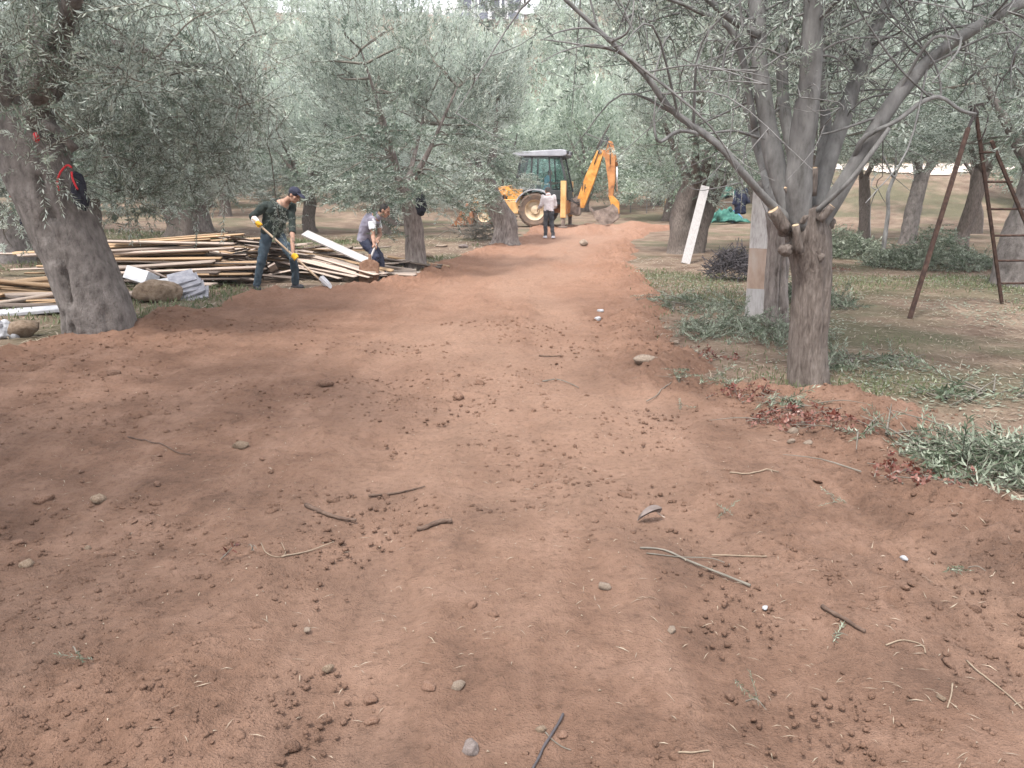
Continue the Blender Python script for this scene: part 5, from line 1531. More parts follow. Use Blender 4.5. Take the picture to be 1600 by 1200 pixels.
# ------------------------------------------------------------------ heaps of planks
UNITP = {}
def plank_mesh(mat, k):
    key = (mat, k)
    if key not in UNITP:
        r = np.random.default_rng(hash(mat) % 1000 + k if False else sum(map(ord, mat)) + k)
        V = []; F = []
        n = 6; b1_ = np.cumsum(r.normal(0, .14, n)); b2_ = np.cumsum(r.normal(0, .02, n))
        for i in range(n):
            x = -.5 + i / (n - 1)
            for (y, z) in ((-.5, -.5), (.5, -.5), (.5, .5), (-.5, .5)):
                V.append((x + (r.normal(0, .004) if i in (0, n - 1) else 0), y + b2_[i], z + b1_[i]))
        for i in range(n - 1):
            for j in range(4):
                F.append((i * 4 + j, i * 4 + (j + 1) % 4, i * 4 + 4 + (j + 1) % 4, i * 4 + 4 + j))
        F.append((3, 2, 1, 0)); F.append(tuple((n - 1) * 4 + j for j in range(4)))
        UNITP[key] = mesh_np('plank', V, [np.array([f for f in F])], M[mat])
    return UNITP[key]

HM = {}
def lay_plank(x, y, L, W, T, yaw, mat, label, group, r, tilt=0.0, pct=60):
    n = max(3, int(L / .12)); nw = max(2, int(W / .06))
    sup = {}
    for i in range(n):
        for j in range(nw):
            u = (i / (n - 1) - .5) * L * .98; v = (j / (nw - 1) - .5) * W * .9
            sup[(int(round((x + u * math.cos(yaw) - v * math.sin(yaw)) / .09)), int(round((y + u * math.sin(yaw) + v * math.cos(yaw)) / .09)))] = u
    half = ([], [])
    for c, u in sup.items():
        half[0 if u < 0 else 1].append(max(HM.get(c, -9), float(surf(c[0] * .09, c[1] * .09))))
    h0, h1 = (float(np.percentile(q or [0], pct)) for q in half)
    sl = max(-.16, min(.16, (h1 - h0) / (L * .5))) + tilt
    hm = (h0 + h1) / 2
    o = obj('plank', plank_mesh(mat, int(r.integers(0, 4))))
    o.location = (x, y, hm + T / 2); o.scale = (L, W, T)
    o.rotation_euler = (r.normal(0, .03), -math.atan(sl), yaw)
    lv = 'low in' if hm - float(ground_h(x, y)) < .16 else ('halfway up' if hm - float(ground_h(x, y)) < .38 else 'on top of')
    tag(o, label.replace('{}', lv), 'plank', group)
    for c, u in sup.items(): HM[c] = max(HM.get(c, -9), hm + sl * u + T - .006)
    return o

rp = np.random.default_rng(31)
G1 = 'tan planks stacked behind the leaning tree'
for k in range(11):
    for j in range(5):
        if k > 5 and j in (0,) : continue
        L = rp.uniform(2.0, 3.6); xe = -4.85 + rp.normal(0, .38) - (.45 if k < 2 else 0) - (.35 if k > 6 else 0)
        W = rp.choice((.14, .18, .22))
        c = rp.choice(['plank_tan', 'plank_tan', 'plank_tan', 'plank_pale', 'plank_old'])
        lay_plank(xe - L / 2, 13.75 + j * .24 + rp.normal(0, .03) + k * .015, L, W, rp.choice((.028, .04, .055)), R(rp.normal(-1, 3.5)), c,
                  {'plank_tan': 'tan plank {} the stack behind the big leaning tree', 'plank_pale': 'pale plank {} the stack behind the big leaning tree', 'plank_old': 'dark weathered plank {} the stack behind the big leaning tree'}[c], G1, rp, pct=90)
G2 = 'pale planks heaped behind the two digging men'
for k in range(96):
    x = rp.uniform(-6.0, -2.6); y = rp.uniform(15.2, 17.0)
    L = rp.uniform(1.2, 2.9)
    c = rp.choice(['plank_pale', 'plank_pale', 'plank_tan', 'plank_old'])
    lay_plank(x, y, L, rp.choice((.08, .12, .16, .2)), rp.choice((.025, .03, .045)), R(rp.normal(-2, 17)), c,
              {'plank_tan': 'tan plank {} the loose heap behind the digging men', 'plank_pale': 'pale plank {} the loose heap behind the digging men', 'plank_old': 'dark weathered plank {} the loose heap behind the digging men'}[c], G2, rp, pct=82)
G2b = 'pale boards fanned out in front of the loose heap'
for k in range(13):
    lay_plank(-3.85 + k * .075 + rp.normal(0, .05), 14.95 + rp.normal(0, .09), rp.uniform(1.2, 1.8), rp.choice((.14, .18)), .025, R(-26 + rp.normal(0, 5)), 'plank_pale', 'pale board in the fan lying between the two digging men', G2b, rp)
for k in range(9):
    lay_plank(-4.6 + rp.normal(0, .25), 15.0 + rp.normal(0, .12), rp.uniform(.9, 1.6), rp.choice((.14, .18, .22)), .025, R(30 + rp.normal(0, 12)), 'plank_pale', 'short pale board leaning out of the heap left of the man in the cap', G2b, rp)
G3 = 'old planks scattered left of the leaning tree'
for k in range(34):
    c = rp.choice(['plank_old', 'plank_old', 'plank_pale', 'plank_tan'])
    lay_plank(rp.uniform(-8.6, -6.5), rp.uniform(10.9, 12.6), rp.uniform(1.5, 3.2), rp.choice((.08, .12, .16)), rp.choice((.03, .05, .07)), R(rp.normal(16, 12)), c,
              {'plank_tan': 'tan plank {} the scattered heap left of the big leaning tree', 'plank_pale': 'pale plank {} the scattered heap left of the big leaning tree', 'plank_old': 'dark old plank {} the scattered heap left of the big leaning tree'}[c], G3, rp, pct=75, tilt=R(rp.normal(0, 2)))
for k in range(10):
    lay_plank(rp.uniform(-2.6, -1.9), rp.uniform(16.6, 18.2), rp.uniform(.8, 1.5), rp.choice((.08, .12)), .04, R(rp.normal(0, 12)), rp.choice(['plank_old', 'plank_tan']), 'plank lying behind the tree with the hanging jacket', 'planks behind the jacket tree', rp)

def leaning(name, label, cat, a, b, wd, th, mat, face=(0, -1, 0), pointed=0.0, bands=None):
    a = np.array(a, float); b = np.array(b, float)
    o = empty(name, a, 0, label, cat)
    d = unit(b - a); f = np.array(face, float); f = unit(f - d * np.dot(f, d)); x = np.cross(f, d)
    L = np.linalg.norm(b - a)
    bands = bands or [(0, 1, mat, 'board')]
    for t0, t1, m, nm in bands:
        V = []; n = 5
        for i in range(n + 1):
            t = t0 + (t1 - t0) * i / n
            for sx, sf in ((-1, -1), (1, -1), (1, 1), (-1, 1)):
                q = L * t
                if pointed and i == n and t1 == 1: q = L - (pointed if sx > 0 else 0)
                V.append(x * sx * wd / 2 + f * sf * th / 2 + d * q)
        F = [(i * 4 + j, i * 4 + (j + 1) % 4, i * 4 + 4 + (j + 1) % 4, i * 4 + 4 + j) for i in range(n) for j in range(4)] + [(3, 2, 1, 0), tuple(n * 4 + j for j in range(4))]
        MB().add(V, F).build(nm, M[m], o, False, .003)
    return o

pa, pb = at(476, 364, 15.55), at(573, 408, 14.75)
leaning('board', 'long white painted board sloping across the planks behind the men', 'board', pb, pa, .17, .035, 'white_wood', (0, -.5, .8))
pa = spot(272, 428)
leaning('board', 'short pale board propped on end against the heap beside the jeans', 'board', spot(434, 432), at(424, 414, 14.4), .14, .03, 'plank_pale', (0, -.8, .5))

q = spot(1071, 412)
leaning('board', 'white board leaning against the old double trunked tree', 'board', q, at(1102, 291, q[1] + 1.0), .20, .035, 'white_wood', (-.1, -1, .2))
q = spot(1178, 498)
leaning('board', 'tall grey board with pointed top and white foot beside the nearest right tree', 'board', q, at(1194, 264, q[1] + .35), .235, .04, 'grey_board', (-.1, -1, .1), .28,
        [(0, .20, 'white_wood', 'white_foot'), (.20, .47, 'brown_board', 'stained_band'), (.47, 1, 'grey_board', 'grey_top')])

# foam block, bricks, sheets and boulders beside the leaning tree
def rock_mesh(name, mat, seed, sub=3, amp=.32, flat=.75):
    import bmesh
    bm = bmesh.new(); bmesh.ops.create_icosphere(bm, subdivisions=sub, radius=1.0)
    V = np.array([v.co[:] for v in bm.verts]); F = np.array([[v.index for v in f.verts] for f in bm.faces]); bm.free()
    r = np.random.default_rng(seed)
    for _ in range(7):                                     # knocked-off faces
        n = unit(r.normal(0, 1, 3)); d = r.uniform(.62, .9)
        k = V @ n - d; V = V - np.maximum(k, 0)[:, None] * n * .9
    V = V * (1 + amp * fbm(V[:, 0] * 1.6 + seed, V[:, 1] * 1.6 + V[:, 2] * 1.3, 3, seed))[:, None]
    V = V * np.array((1.0, r.uniform(.7, .95), flat * r.uniform(.85, 1.15)))
    return mesh_np(name, V, F, M[mat], sub > 1)

def rock(name, label, cat, p, size, mat, seed, rz=0.0, sink=.35, group=None, sub=3):
    o = obj(name, rock_mesh(name, mat, seed, sub))
    o.scale = size if hasattr(size, '__len__') else (size,) * 3
    s = o.scale[2]
    o.location = (p[0], p[1], float(surf(p[0], p[1])) + s * (.75 - sink)); o.rotation_euler = (0, 0, rz)
    return tag(o, label, cat, group)

rock('boulder', 'big brown boulder beside the foot of the leaning tree', 'boulder', spot(240, 474) + (0, .2, 0), (.34, .3, .26), 'rock_tan', 3, .3, .2)
rock('boulder', 'brown boulder at the left edge next to the white bag', 'boulder', spot(36, 526), (.20, .2, .17), 'rock_tan', 5, .6, .25)
rock('rock', 'pale stone on the grass between the two digging men', 'stone', spot(546, 440), (.15, .14, .12), 'rock_pale', 6, .2, .25)
rock('rock', 'tan stone standing on the track in front of the backhoe', 'stone', spot(911, 384), (.13, .12, .14), 'rock_pale', 7, .2, .2)
rock('rock', 'smooth tan rock half buried near the right edge of the road', 'stone', spot(1008, 566), (.13, .1, .075), 'rock_pale', 8, .2, .5)
rock('rock', 'brown stone on the soil behind the jacket tree foot', 'stone', spot(668, 404), (.16, .14, .12), 'rock_tan', 9, 1.2, .3)
rock('rock', 'white stone in the grass left of the broad pale trunk', 'stone', spot(724, 388), (.15, .12, .10), 'rock_grey', 10, .2, .3)
rock('rock', 'white stone at the end of the planks, farther left than the other', 'stone', spot(690, 386), (.2, .12, .06), 'rock_pale', 12, .2, .3)

def sheet_box(name, label, cat, p, size, rot, mat, group=None, bevel=.008):
    o = MB().box((0, 0, 0), size).build(name, M[mat], None, False, bevel)
    o.location = p; o.rotation_euler = rot
    return tag(o, label, cat, group)
q = spot(222, 456); q2 = at(221, 433, q[1] + .35)
sheet_box('foam_block', 'white foam block tilted against the plank heap', 'foam block', q2, (.44, .30, .22), (R(-24), R(12), R(-18)), 'foam')
q2 = at(258, 443, q[1] + .25); sheet_box('foam_block', 'small white foam block right of the tilted one', 'foam block', q2, (.20, .2, .15), (R(-10), R(-8), R(15)), 'foam')
q2 = at(266, 455, q[1] + .1); sheet_box('brick', 'white brick standing beside the grey sheets', 'brick', q2, (.10, .14, .16), (0, R(6), R(10)), 'foam')
q2 = at(247, 428, q[1] + .5); sheet_box('slat', 'dark thin slat lying over the white foam blocks', 'slat', q2, (.45, .05, .03), (0, R(22), R(-10)), 'plank_old')
for i, (px, py, a) in enumerate(((300, 462, 14), (296, 455, 20), (292, 448, 10), (290, 441, 16), (284, 434, 12))):
    q = spot(300, 470); q2 = at(px, py, q[1] + .22 + i * .06)
    o = sheet_box('roof_sheet', ('lowest', 'second lowest', 'middle', 'second highest', 'topmost')[i] + ' broken grey sheet in the stack right of the big boulder', 'sheet', q2, (.50 - .03 * i, .36, .03), (R(22), R(-a), R(12 + 4 * i)), 'slate', 'broken grey sheets by the boulder', .003)
q = spot(40, 492); sheet_box('white_panel', 'white panel lying under the scattered old planks', 'panel', q + (0, .1, .04), (.9, .32, .05), (R(5), R(-4), R(10)), 'plastic_white')

def lumpy(name, label, cat, p, rad, mat, seed, vox=.012, wr=.04):
    r = np.random.default_rng(seed)
    mb = MB()
    for _ in range(7): mb.ball(r.normal(0, .32, 3) * rad, np.array(rad) * r.uniform(.5, .75))
    o = voxel(mb, name, M[mat], vox, 2, None, wr, seed, 9)
    o.location = p
    return tag(o, label, cat)
lumpy('plastic_bag', 'crumpled white plastic bag at the left edge of the picture', 'bag', spot(4, 530) + (0, .05, .10), (.13, .12, .13), 'plastic_white', 21)

# jacket on the tree, bags on the leaning trunk
c = at(654, 316, T_CENTRE_P[1] - .05)
mb = MB()
mb.tube(curve([c + (-.02, 0, .30), c + (.03, -.02, .1), c + (.02, -.03, -.12), c + (.0, -.03, -.26)], 10), np.array((.03, .07, .10, .12, .13, .13, .12, .11, .10, .07)), 14, asp=.6)
mb.tube(curve([c + (.03, 0, .22), c + (.11, -.02, .02), c + (.12, -.03, -.2)], 8), np.array((.04, .055, .055, .05, .05, .05, .045, .04)), 10)
mb.tube(curve([c + (.02, 0, .30), c + (.06, 0, .34), c + (.07, .02, .24)], 6), .02, 8)
o = voxel(mb, 'jacket', M['jacket'], .014, 2, None, .05, 4, 9); tag(o, 'dark jacket hanging on the pale trunked tree', 'jacket')
MB().tube([c + (-.10, .06, .28), c + (.03, -.01, .31)], .022, 8).build('branch_stub', M['bark_pale'], T_CENTRE, True).matrix_parent_inverse = Matrix.Translation(T_CENTRE.location).inverted()

LY = LB[1]
c = at(122, 290, LY - .28)
mb = MB().ball(c + (0, 0, -.06), (.08, .09, .20)).ball(c + (.045, -.02, -.16), (.06, .07, .11)).ball(c + (-.02, 0, .06), (.05, .06, .10))
o = empty('bag', c, 0, 'black bag with red straps hung on the leaning trunk', 'bag')
bo = voxel(mb, 'bag_body', M['jacket'], .012, 2, o, .03, 8, 9); bo.matrix_parent_inverse = Matrix.Translation(o.location).inverted()
for pts in ([(92, 298), (89, 285), (94, 270), (100, 262)], [(112, 268), (113, 278), (118, 290), (122, 296)], [(100, 262), (106, 258), (112, 262)]):
    s_ = MB().tube(curve([at(x, y_, LY - .40) for x, y_ in pts], 8), .011, 8).build('strap', M['red'], o, True); s_.matrix_parent_inverse = Matrix.Translation(o.location).inverted()
c = at(129, 308, LY - .34)
mb = MB().tube(curve([at(124, 286, LY - .38), at(130, 305, LY - .36), at(134, 325, LY - .33)], 8), np.array((.03, .035, .03, .026, .022, .02, .016, .012)), 8)
o = voxel(mb, 'cloth_strip', M['jacket'], .010, 2, None, .01, 3); tag(o, 'dark cloth strip dangling below the black bag', 'cloth')
o = voxel(MB().ball(at(57, 216, LY - .47), (.035, .03, .045)).ball(at(56, 211, LY - .47), (.03, .025, .03)), 'red_bobble', M['red'], .008, 1, None, .004, 2); tag(o, 'small red plastic bobble tied to the trunk fork', 'bobble')
c = spot(22, 408); c = at(36, 345, c[1] - .40)
o = voxel(MB().ball(c, (.07, .06, .22)).ball(c + (.03, 0, .2), (.05, .05, .10)), 'jacket', M['jacket'], .014, 2, None, .04, 14, 9); tag(o, 'dark jacket hung on the leaning trunk at the left edge', 'jacket')
o = voxel(MB().ball(at(17, 307, c[1]), (.03, .02, .03)).ball(at(33, 358, c[1] - .05), (.02, .02, .025)), 'red_ribbon', M['red'], .008, 1); tag(o, 'red ribbon bit on the trunk at the left edge', 'ribbon')

# ------------------------------------------------------------------ ladders, post, fence, net
def tripod_ladder():
    ba = spot(1567, 475); bp = spot(1420, 498)
    bb = spot(1638, 470); bb[1] = ba[1] + .10; bb[2] = float(surf(bb[0], bb[1]))
    top = at(1523, 170, 11.25)
    o = empty('tripod_ladder', ba, 0, 'rusty steel tripod ladder standing in the grove on the right', 'ladder')
    rel = lambda v: np.array(v) - ba
    r0, t0 = rel(ba), rel(top)
    # right rail starts a little below the head
    tr_ = rel(at(1549, 220, 11.28)); r1 = rel(bb)
    MB().bar(r0 - (0, 0, .05), t0 + (0, 0, .03), .046, .032, up=(0, 1, 0)).build('rail', M['rust'], o, False, .005)
    MB().bar(r1 - (0, 0, .05), tr_, .046, .032, up=(0, 1, 0)).build('rail', M['rust'], o, False, .005)
    for py in (233, 277, 319, 361, 402, 440):
        t = (py - 170) / (475 - 170.0)
        a = t0 + (r0 - t0) * t
        u = (a[2] - tr_[2]) / (r1[2] - tr_[2]); b = tr_ + (r1 - tr_) * u
        MB().tube([a + (-.03, 0, 0), b + (.05, 0, 0)], .016, 8).build('rung', M['rust'], o, True)
    pt = rel(at(1513, 200, 11.1)); pf = rel(bp)
    MB().bar(pf - (0, 0, .05), pt, .05, .05, up=(0, 1, 0)).build('prop_pole', M['rust'], o, False, .005)
    MB().bar(pt, t0 + (0, 0, -.08), .03, .03, up=(0, 1, 0)).build('hinge', M['rust_dark'], o)
    MB().box(t0 + (0, 0, -.04), (.09, .07, .10)).bar(t0 + (-.10, 0, .02), t0 + (.18, 0, .08), .03, .03).build('head_plate', M['rust_dark'], o)
    MB().tube(curve([t0 + (.10, 0, .05), t0 + (.18, -.02, -.1), t0 + (.16, -.02, -.3), t0 + (.12, 0, -.42)], 10), .012, 6).build('chain', M['rust_dark'], o, True)
tripod_ladder()

def pale_ladder():
    b = spot(1149, 336); Y = b[1]
    o = empty('ladder', b, 0, 'pale metal ladder leaning on a trunk above the green net', 'ladder')
    rel = lambda px, py, d=0: at(px, py, Y + d) - b
    MB().bar(rel(1149, 336), rel(1142, 262, .6), .06, .035, up=(0, 1, 0)).build('rail', M['alu'], o)
    MB().bar(rel(1104, 336), rel(1116, 262, .6), .06, .035, up=(0, 1, 0)).build('rail', M['alu'], o)
    for i, py in enumerate((272, 287, 301, 316, 329)):
        t = (336 - py) / 74.0
        MB().tube([rel(1104 + 12 * t, py, .6 * t), rel(1149 - 7 * t, py, .6 * t)], .022, 6).build('rung', M['alu'], o, True)
pale_ladder()

q = spot(1041, 334)
o = empty('fence_post', q, 0, 'thick yellowish wooden fence post behind the double trunked tree', 'post')
MB().tube([(0, 0, -.1), (.01, 0, .6), (0, 0, 1.32)], [.11, .105, .10], 14).build('post', M['wood_post'], o, True)
q2 = q + (.32, -.1, 0)
o = empty('bent_pipe', q2, 0, 'white bent pipe standing beside the wooden fence post', 'pipe')
MB().tube(curve([(0, 0, -.05), (0, 0, .9), (-.03, 0, 1.15), (-.15, 0, 1.25)], 14), .03, 8).build('pipe', M['alu'], o, True)
def wire_fence():
    a = spot(1036, 335); b = spot(985, 333)
    o = empty('wire_fence', a, 0, 'wire mesh fence running left from the wooden post', 'fence')
    d = b - a; d[2] = 0
    mb = MB()
    for i in range(8): mb.tube([(0, 0, .1 + i * .14), (d[0], d[1], .1 + i * .14 + (b[2] - a[2]))], .006, 4)
    for i in range(15): mb.tube([(d[0] * i / 14, d[1] * i / 14, .1), (d[0] * i / 14, d[1] * i / 14, 1.1)], .005, 4)
    k = mb.build('mesh_wires', M['wire'], o); k['kind'] = 'stuff'
    for t in (.5, 1.0): MB().tube([(d[0] * t, d[1] * t, -.1), (d[0] * t, d[1] * t, 1.25)], .03, 6).build('stake', M['wire'], o)
wire_fence()

def net(name, label, px0, px1, py0, py1, mat, seed, h):
    a = spot(px0, py1); b = spot(px1, py1); c = spot((px0 + px1) / 2, py0)
    W = b[0] - a[0]; D = max(.6, min(3.0, c[1] - a[1])); r = np.random.default_rng(seed)
    n, m_ = 34, 16
    U, Vv = np.meshgrid(np.linspace(0, 1, n), np.linspace(0, 1, m_))
    X = a[0] + U * W + .15 * fbm(U * 5, Vv * 5, 2, seed); Y = a[1] + Vv * D + .3 * fbm(U * 4, Vv * 3, 2, seed + 3)
    Z = ground_h(X, Y) + .03 + h * np.clip(np.sin(U * PI) * np.sin(Vv * PI * .9 + .2), 0, 1) * (.45 + 1.1 * np.abs(fbm(U * 5, Vv * 4, 3, seed + 9)))
    V = np.stack([X, Y, Z], -1).reshape(-1, 3)
    i = np.arange(m_ - 1)[:, None] * n; j = np.arange(n - 1)[None]
    F = np.stack([i + j, i + j + 1, i + n + j + 1, i + n + j], -1).reshape(-1, 4)
    o = obj(name, mesh_np(name, V, F, M[mat], True)); s_ = o.modifiers.new('thick', 'SOLIDIFY'); s_.thickness = .012
    tag(o, label, name.replace('_', ' '))
net('harvest_net', 'green olive harvest net spread on the ground below the pale ladder', 1098, 1185, 330, 352, 'net_green', 3, .75)
net('harvest_net', 'narrow green net fold lying behind the foot of the ladder', 1095, 1180, 318, 334, 'net_green', 7, .7)
net('blue_sheet', 'bright blue sheet bunched at the end of the green net', 1142, 1178, 338, 349, 'net_blue', 5, .45)
c = at(1157, 312, 25.5)
o = voxel(MB().tube([c + (0, 0, .42), c + (0, 0, .1), c + (.02, 0, -.42)], [.08, .19, .17], 14, asp=.6).tube([c + (.1, -.03, .35), c + (.24, -.05, -.1)], [.07, .06], 10).tube([c + (-.1, -.03, .35), c + (-.2, -.05, -.15)], [.07, .06], 10), 'jacket', M['jacket_blue'], .02, 2, None, .05, 33, 7)
tag(o, 'dark blue jacket hung up behind the pale ladder', 'jacket')

# ------------------------------------------------------------------ cut branches, red leaves, twigs
def branch_heap(label, p, rx_, ry_, h, n, seed, tm=TM_near, sc=(0.8, 1.3), mat='leaf_cut', stems=8, name='cut_olive_branches', cat='cut branches', up=.15):
    r = np.random.default_rng(seed)
    o = empty(name, p, 0, label, cat)
    u = r.uniform(0, 1, n) ** .6; a = r.uniform(0, 6.28, n)
    x = rx_ * u * np.cos(a); y = ry_ * u * np.sin(a)
    lump = .55 + .9 * np.abs(fbm(x * 1.3 + seed, y * 1.3, 2, seed))
    top = h * np.clip(1 - u ** 1.6, 0, 1) * lump
    z = surf(p[0] + x, p[1] + y) - p[2] + .02 + top * r.uniform(.15, 1, n)
    pos = np.stack([x, y, z], 1)
    d = r.normal(0, 1, (n, 3)) * np.array((1, 1, .32)) + np.array((0, 0, up)); d = unit(d)
    s = r.uniform(sc[0], sc[1], n)
    pos = pos - d * (s * .2)[:, None]
    pos[:, 2] = np.maximum(pos[:, 2], surf(p[0] + pos[:, 0], p[1] + pos[:, 1]) - p[2] + .015)
    dz = np.where(pos[:, 2] < .05, np.maximum(d[:, 2], .02), d[:, 2]); d[:, 2] = dz
    (V, F, T), (SV, SF) = scatter(tm, pos, unit(d), s, r.uniform(.2, .6, n), r)
    fl = surf(p[0] + V[:, 0], p[1] + V[:, 1]) - p[2] + .006
    V[:, 2] = np.maximum(V[:, 2], fl + r.uniform(0, .008, len(V)))
    th = []
    for _ in range(stems):
        a_ = r.uniform(0, 6.28); q = np.array((r.uniform(-.7, .7) * rx_, r.uniform(-.7, .7) * ry_, 0)); L = r.uniform(.4, .9) * min(1, rx_ / .5)
        e = q + np.array((math.cos(a_), math.sin(a_), 0)) * L
        q[2] = surf_rel(p, q[0], q[1]) + .02; e[2] = surf_rel(p, e[0], e[1]) + .03; m_ = (q + e) / 2 + (0, 0, r.uniform(.02, .25) * max(h, .1))
        th.append((curve([q, m_, e], 7), np.linspace(.010, .003, 7) * max(.3, min(1, rx_ / .5)), 5))
    bv, bf = join_sweeps(th)
    k = obj('stems', mesh_np('stems', np.concatenate([bv, SV]), [bf, SF + len(bv)], M['twig'], True), o); k['kind'] = 'stuff'
    k = obj('leaves', mesh_np('leaves', V, F, M[mat], False, T), o); k['kind'] = 'stuff'
    return o

branch_heap('heap of cut olive branches at the right edge of the road, nearest the camera', spot(1590, 735), .62, .50, .20, 190, 1, up=.1, sc=(.65, 1.0))
branch_heap('single cut olive branch trailing left from the nearest leafy heap', spot(1395, 690), .40, .07, .03, 7, 2, sc=(.6, .9))
branch_heap('loose cut olive sprigs on bare soil right of the trunk foot', spot(1510, 622), .6, .2, .03, 12, 3)
branch_heap('cut olive branches lying right behind the nearest right trunk', spot(1335, 572), .60, .50, .08, 50, 4, sc=(.6, .95))
branch_heap('cut olive branches lying around the foot of the tall board', spot(1170, 520), .85, 1.0, .12, 200, 5, sc=(.6, 1.0))
branch_heap('thin spread of cut olive branches near the right road edge', spot(1085, 478), .75, 1.0, .07, 85, 6, sc=(.6, 1.0))
branch_heap('leafy cut branches between the split trunk and nearest trunk', spot(1240, 470), .6, .6, .5, 140, 7, up=.3)
branch_heap('big heap of cut olive branches, left half, in front of the crooked young olive', spot(1325, 402) + (0, .5, 0), 1.25, 1.2, 1.05, 560, 8, TM_mid, (.7, 1.1))
branch_heap('big heap of cut olive branches, right half, beside the rusty ladder', spot(1468, 420) + (0, .4, 0), 1.4, 1.1, .95, 560, 9, TM_mid, (.7, 1.1))
branch_heap('small leafy sprig heap by the lower leg of the rusty ladder', spot(1290, 480), .4, .5, .2, 60, 10)
branch_heap('sprigs with pale leaves on the soil in front of the right trunk', spot(1245, 636), .26, .12, .03, 9, 11, sc=(.5, .8))
branch_heap('sprig of green leaves with a bare stem at the road edge', spot(1060, 592), .09, .12, .08, 6, 12, stems=2, sc=(.4, .6))
branch_heap('sprig of dark green leaves left of the red leaf litter', spot(1122, 604), .14, .10, .05, 8, 13, stems=2, sc=(.4, .7))
for i, (px, py, lb) in enumerate(((1300, 792, 'two pale leaf sprigs beside the road below the red leaf litter'), (1138, 805, 'green leaf sprig pressed into the road near the straw stick'), (1502, 902, 'small star of olive leaves on the pale wheel track at right'),
                                  (1164, 1096, 'small olive sprig alone in the lower right foreground'), (1308, 998, 'single pale olive leaf beside the long brown stick'), (115, 1040, 'small pale leaf sprig alone in the lower left foreground'), (1068, 640, 'flat olive sprig on the road left of the red leaves'))):
    branch_heap(lb, spot(px, py), .05, .04, .02, 1 if i in (4,) else 2, 30 + i, sc=(.22, .36), stems=1, name='olive_sprig', cat='sprig')

TM_red = [twig_template(rng, 9, .10, .042, .024, 30, 90) for _ in range(4)]
for i, (px, py, rx_, ry_, n, lb) in enumerate(((1115, 562, .22, .07, 26, 'red dry leaves strewn left of the nearest right trunk'), (1165, 622, .22, .14, 40, 'red dry leaves mixed with green at the road edge'), (1230, 660, .26, .13, 75, 'largest patch of red dry leaves below the right trunk'),
                                               (1300, 668, .16, .10, 26, 'dark red leaves at the end of the trailing cut branch'), (1390, 744, .28, .10, 20, 'scattered dark red leaves below the trailing cut branch'), (1470, 766, .22, .06, 26, 'red leaf litter in front of the nearest leafy heap'), (392, 868, .03, .02, 1, 'red dry leaf lying alone on the road at left'), (1300, 424, .5, .2, 40, 'red brown leaves in front of the big cut heap'), (735, 0, 0, 0, 0, ''))):
    if n: branch_heap(lb, spot(px, py), rx_, ry_, .04, max(1, int(n * .65)), 50 + i, TM_red, (.6, 1.2), 'leaf_red', 2, 'red_leaves', 'dry leaves', .3)

def dark_heap():
    p = spot(1150, 440) + (0, .3, 0)
    r = np.random.default_rng(77); o = empty('twig_bundle', p, 0, 'dark rounded bundle of bare twigs behind the tall board', 'twig bundle')
    th = []
    for _ in range(420):
        a = r.uniform(0, 6.28); u = r.uniform(0, 1) ** .5
        c = np.array((.42 * u * math.cos(a), .4 * u * math.sin(a), .05 + .52 * math.sqrt(max(0, 1 - u * u)) * r.uniform(.5, 1)))
        d = unit(r.normal(0, 1, 3) * np.array((1, 1, .6))) * r.uniform(.12, .3)
        th.append((curve([c - d, c + r.normal(0, .04, 3), c + d * .9], 5), np.linspace(.008, .004, 5), 4))
    V, F = join_sweeps(th); V[:, 2] = np.maximum(V[:, 2], .0)
    k = obj('twigs', mesh_np('twigs', V, F, M['twig_dark'], True), o); k['kind'] = 'stuff'
dark_heap()
def brush(label, p, rx_, h, n, seed):
    r = np.random.default_rng(seed); o = empty('dry_brush', p, 0, label, 'brushwood')
    th = []
    for _ in range(n):
        c = np.array((r.normal(0, rx_ * .5), r.normal(0, rx_ * .3), r.uniform(.02, h)))
        d = unit(r.normal(0, 1, 3) * np.array((1, 1, .45))) * r.uniform(.2, .5)
        th.append((curve([c - d, c + r.normal(0, .06, 3), c + d], 5), np.linspace(.012, .004, 5), 4))
    V, F = join_sweeps(th); V[:, 2] = np.maximum(V[:, 2], .0)
    k = obj('twigs', mesh_np('twigs', V, F, M['twig'], True), o); k['kind'] = 'stuff'
brush('low heap of dry twigs left of the broad pale trunk', spot(745, 374), .9, .45, 160, 3)

def stick(name, label, pts, r0, r1, mat, group=None, lift=.003, n=14):
    P = []
    for px, py in pts:
        q = spot(px, py); P.append(q)
    C = curve(P, n); C[:, 2] = surf(C[:, 0], C[:, 1]) + lift + r0 * .5
    k = np.array([.25, .5, .25]); C[1:-1, 2] = np.maximum(C[1:-1, 2], np.convolve(C[:, 2], k, 'valid'))
    b = C[0].copy()
    r0, r1 = r0 * .72, r1 * .72
    V, F = sweep(C - b, np.linspace(r0, r1, n) * (1 + .15 * np.sin(np.arange(n) * 2.1)), 7)
    o = MB().add(V, F).build(name, M[mat], None, True)
    o.location = b
    return tag(o, label, 'stick', group)
stick('stick', 'thin brown stick lying on the road above the two dark roots', [(576, 777), (610, 774), (640, 768), (664, 762)], .011, .005, 'stick_brown')
stick('root', 'short thick brown root on the road, left one of two', [(478, 792), (500, 802), (525, 811), (556, 816)], .017, .010, 'stick_brown')
stick('root', 'short thick brown root on the road, right one of two', [(652, 830), (668, 826), (688, 818), (706, 817)], .016, .018, 'stick_brown')
stick('stick', 'long forked bare twig on the road below the grey stone', [(1000, 858), (1040, 862), (1080, 880), (1130, 900), (1172, 917)], .006, .008, 'twig')
stick('stick', 'second thin twig beside the long forked twig', [(1010, 866), (1060, 872), (1110, 874), (1140, 884)], .004, .003, 'twig')
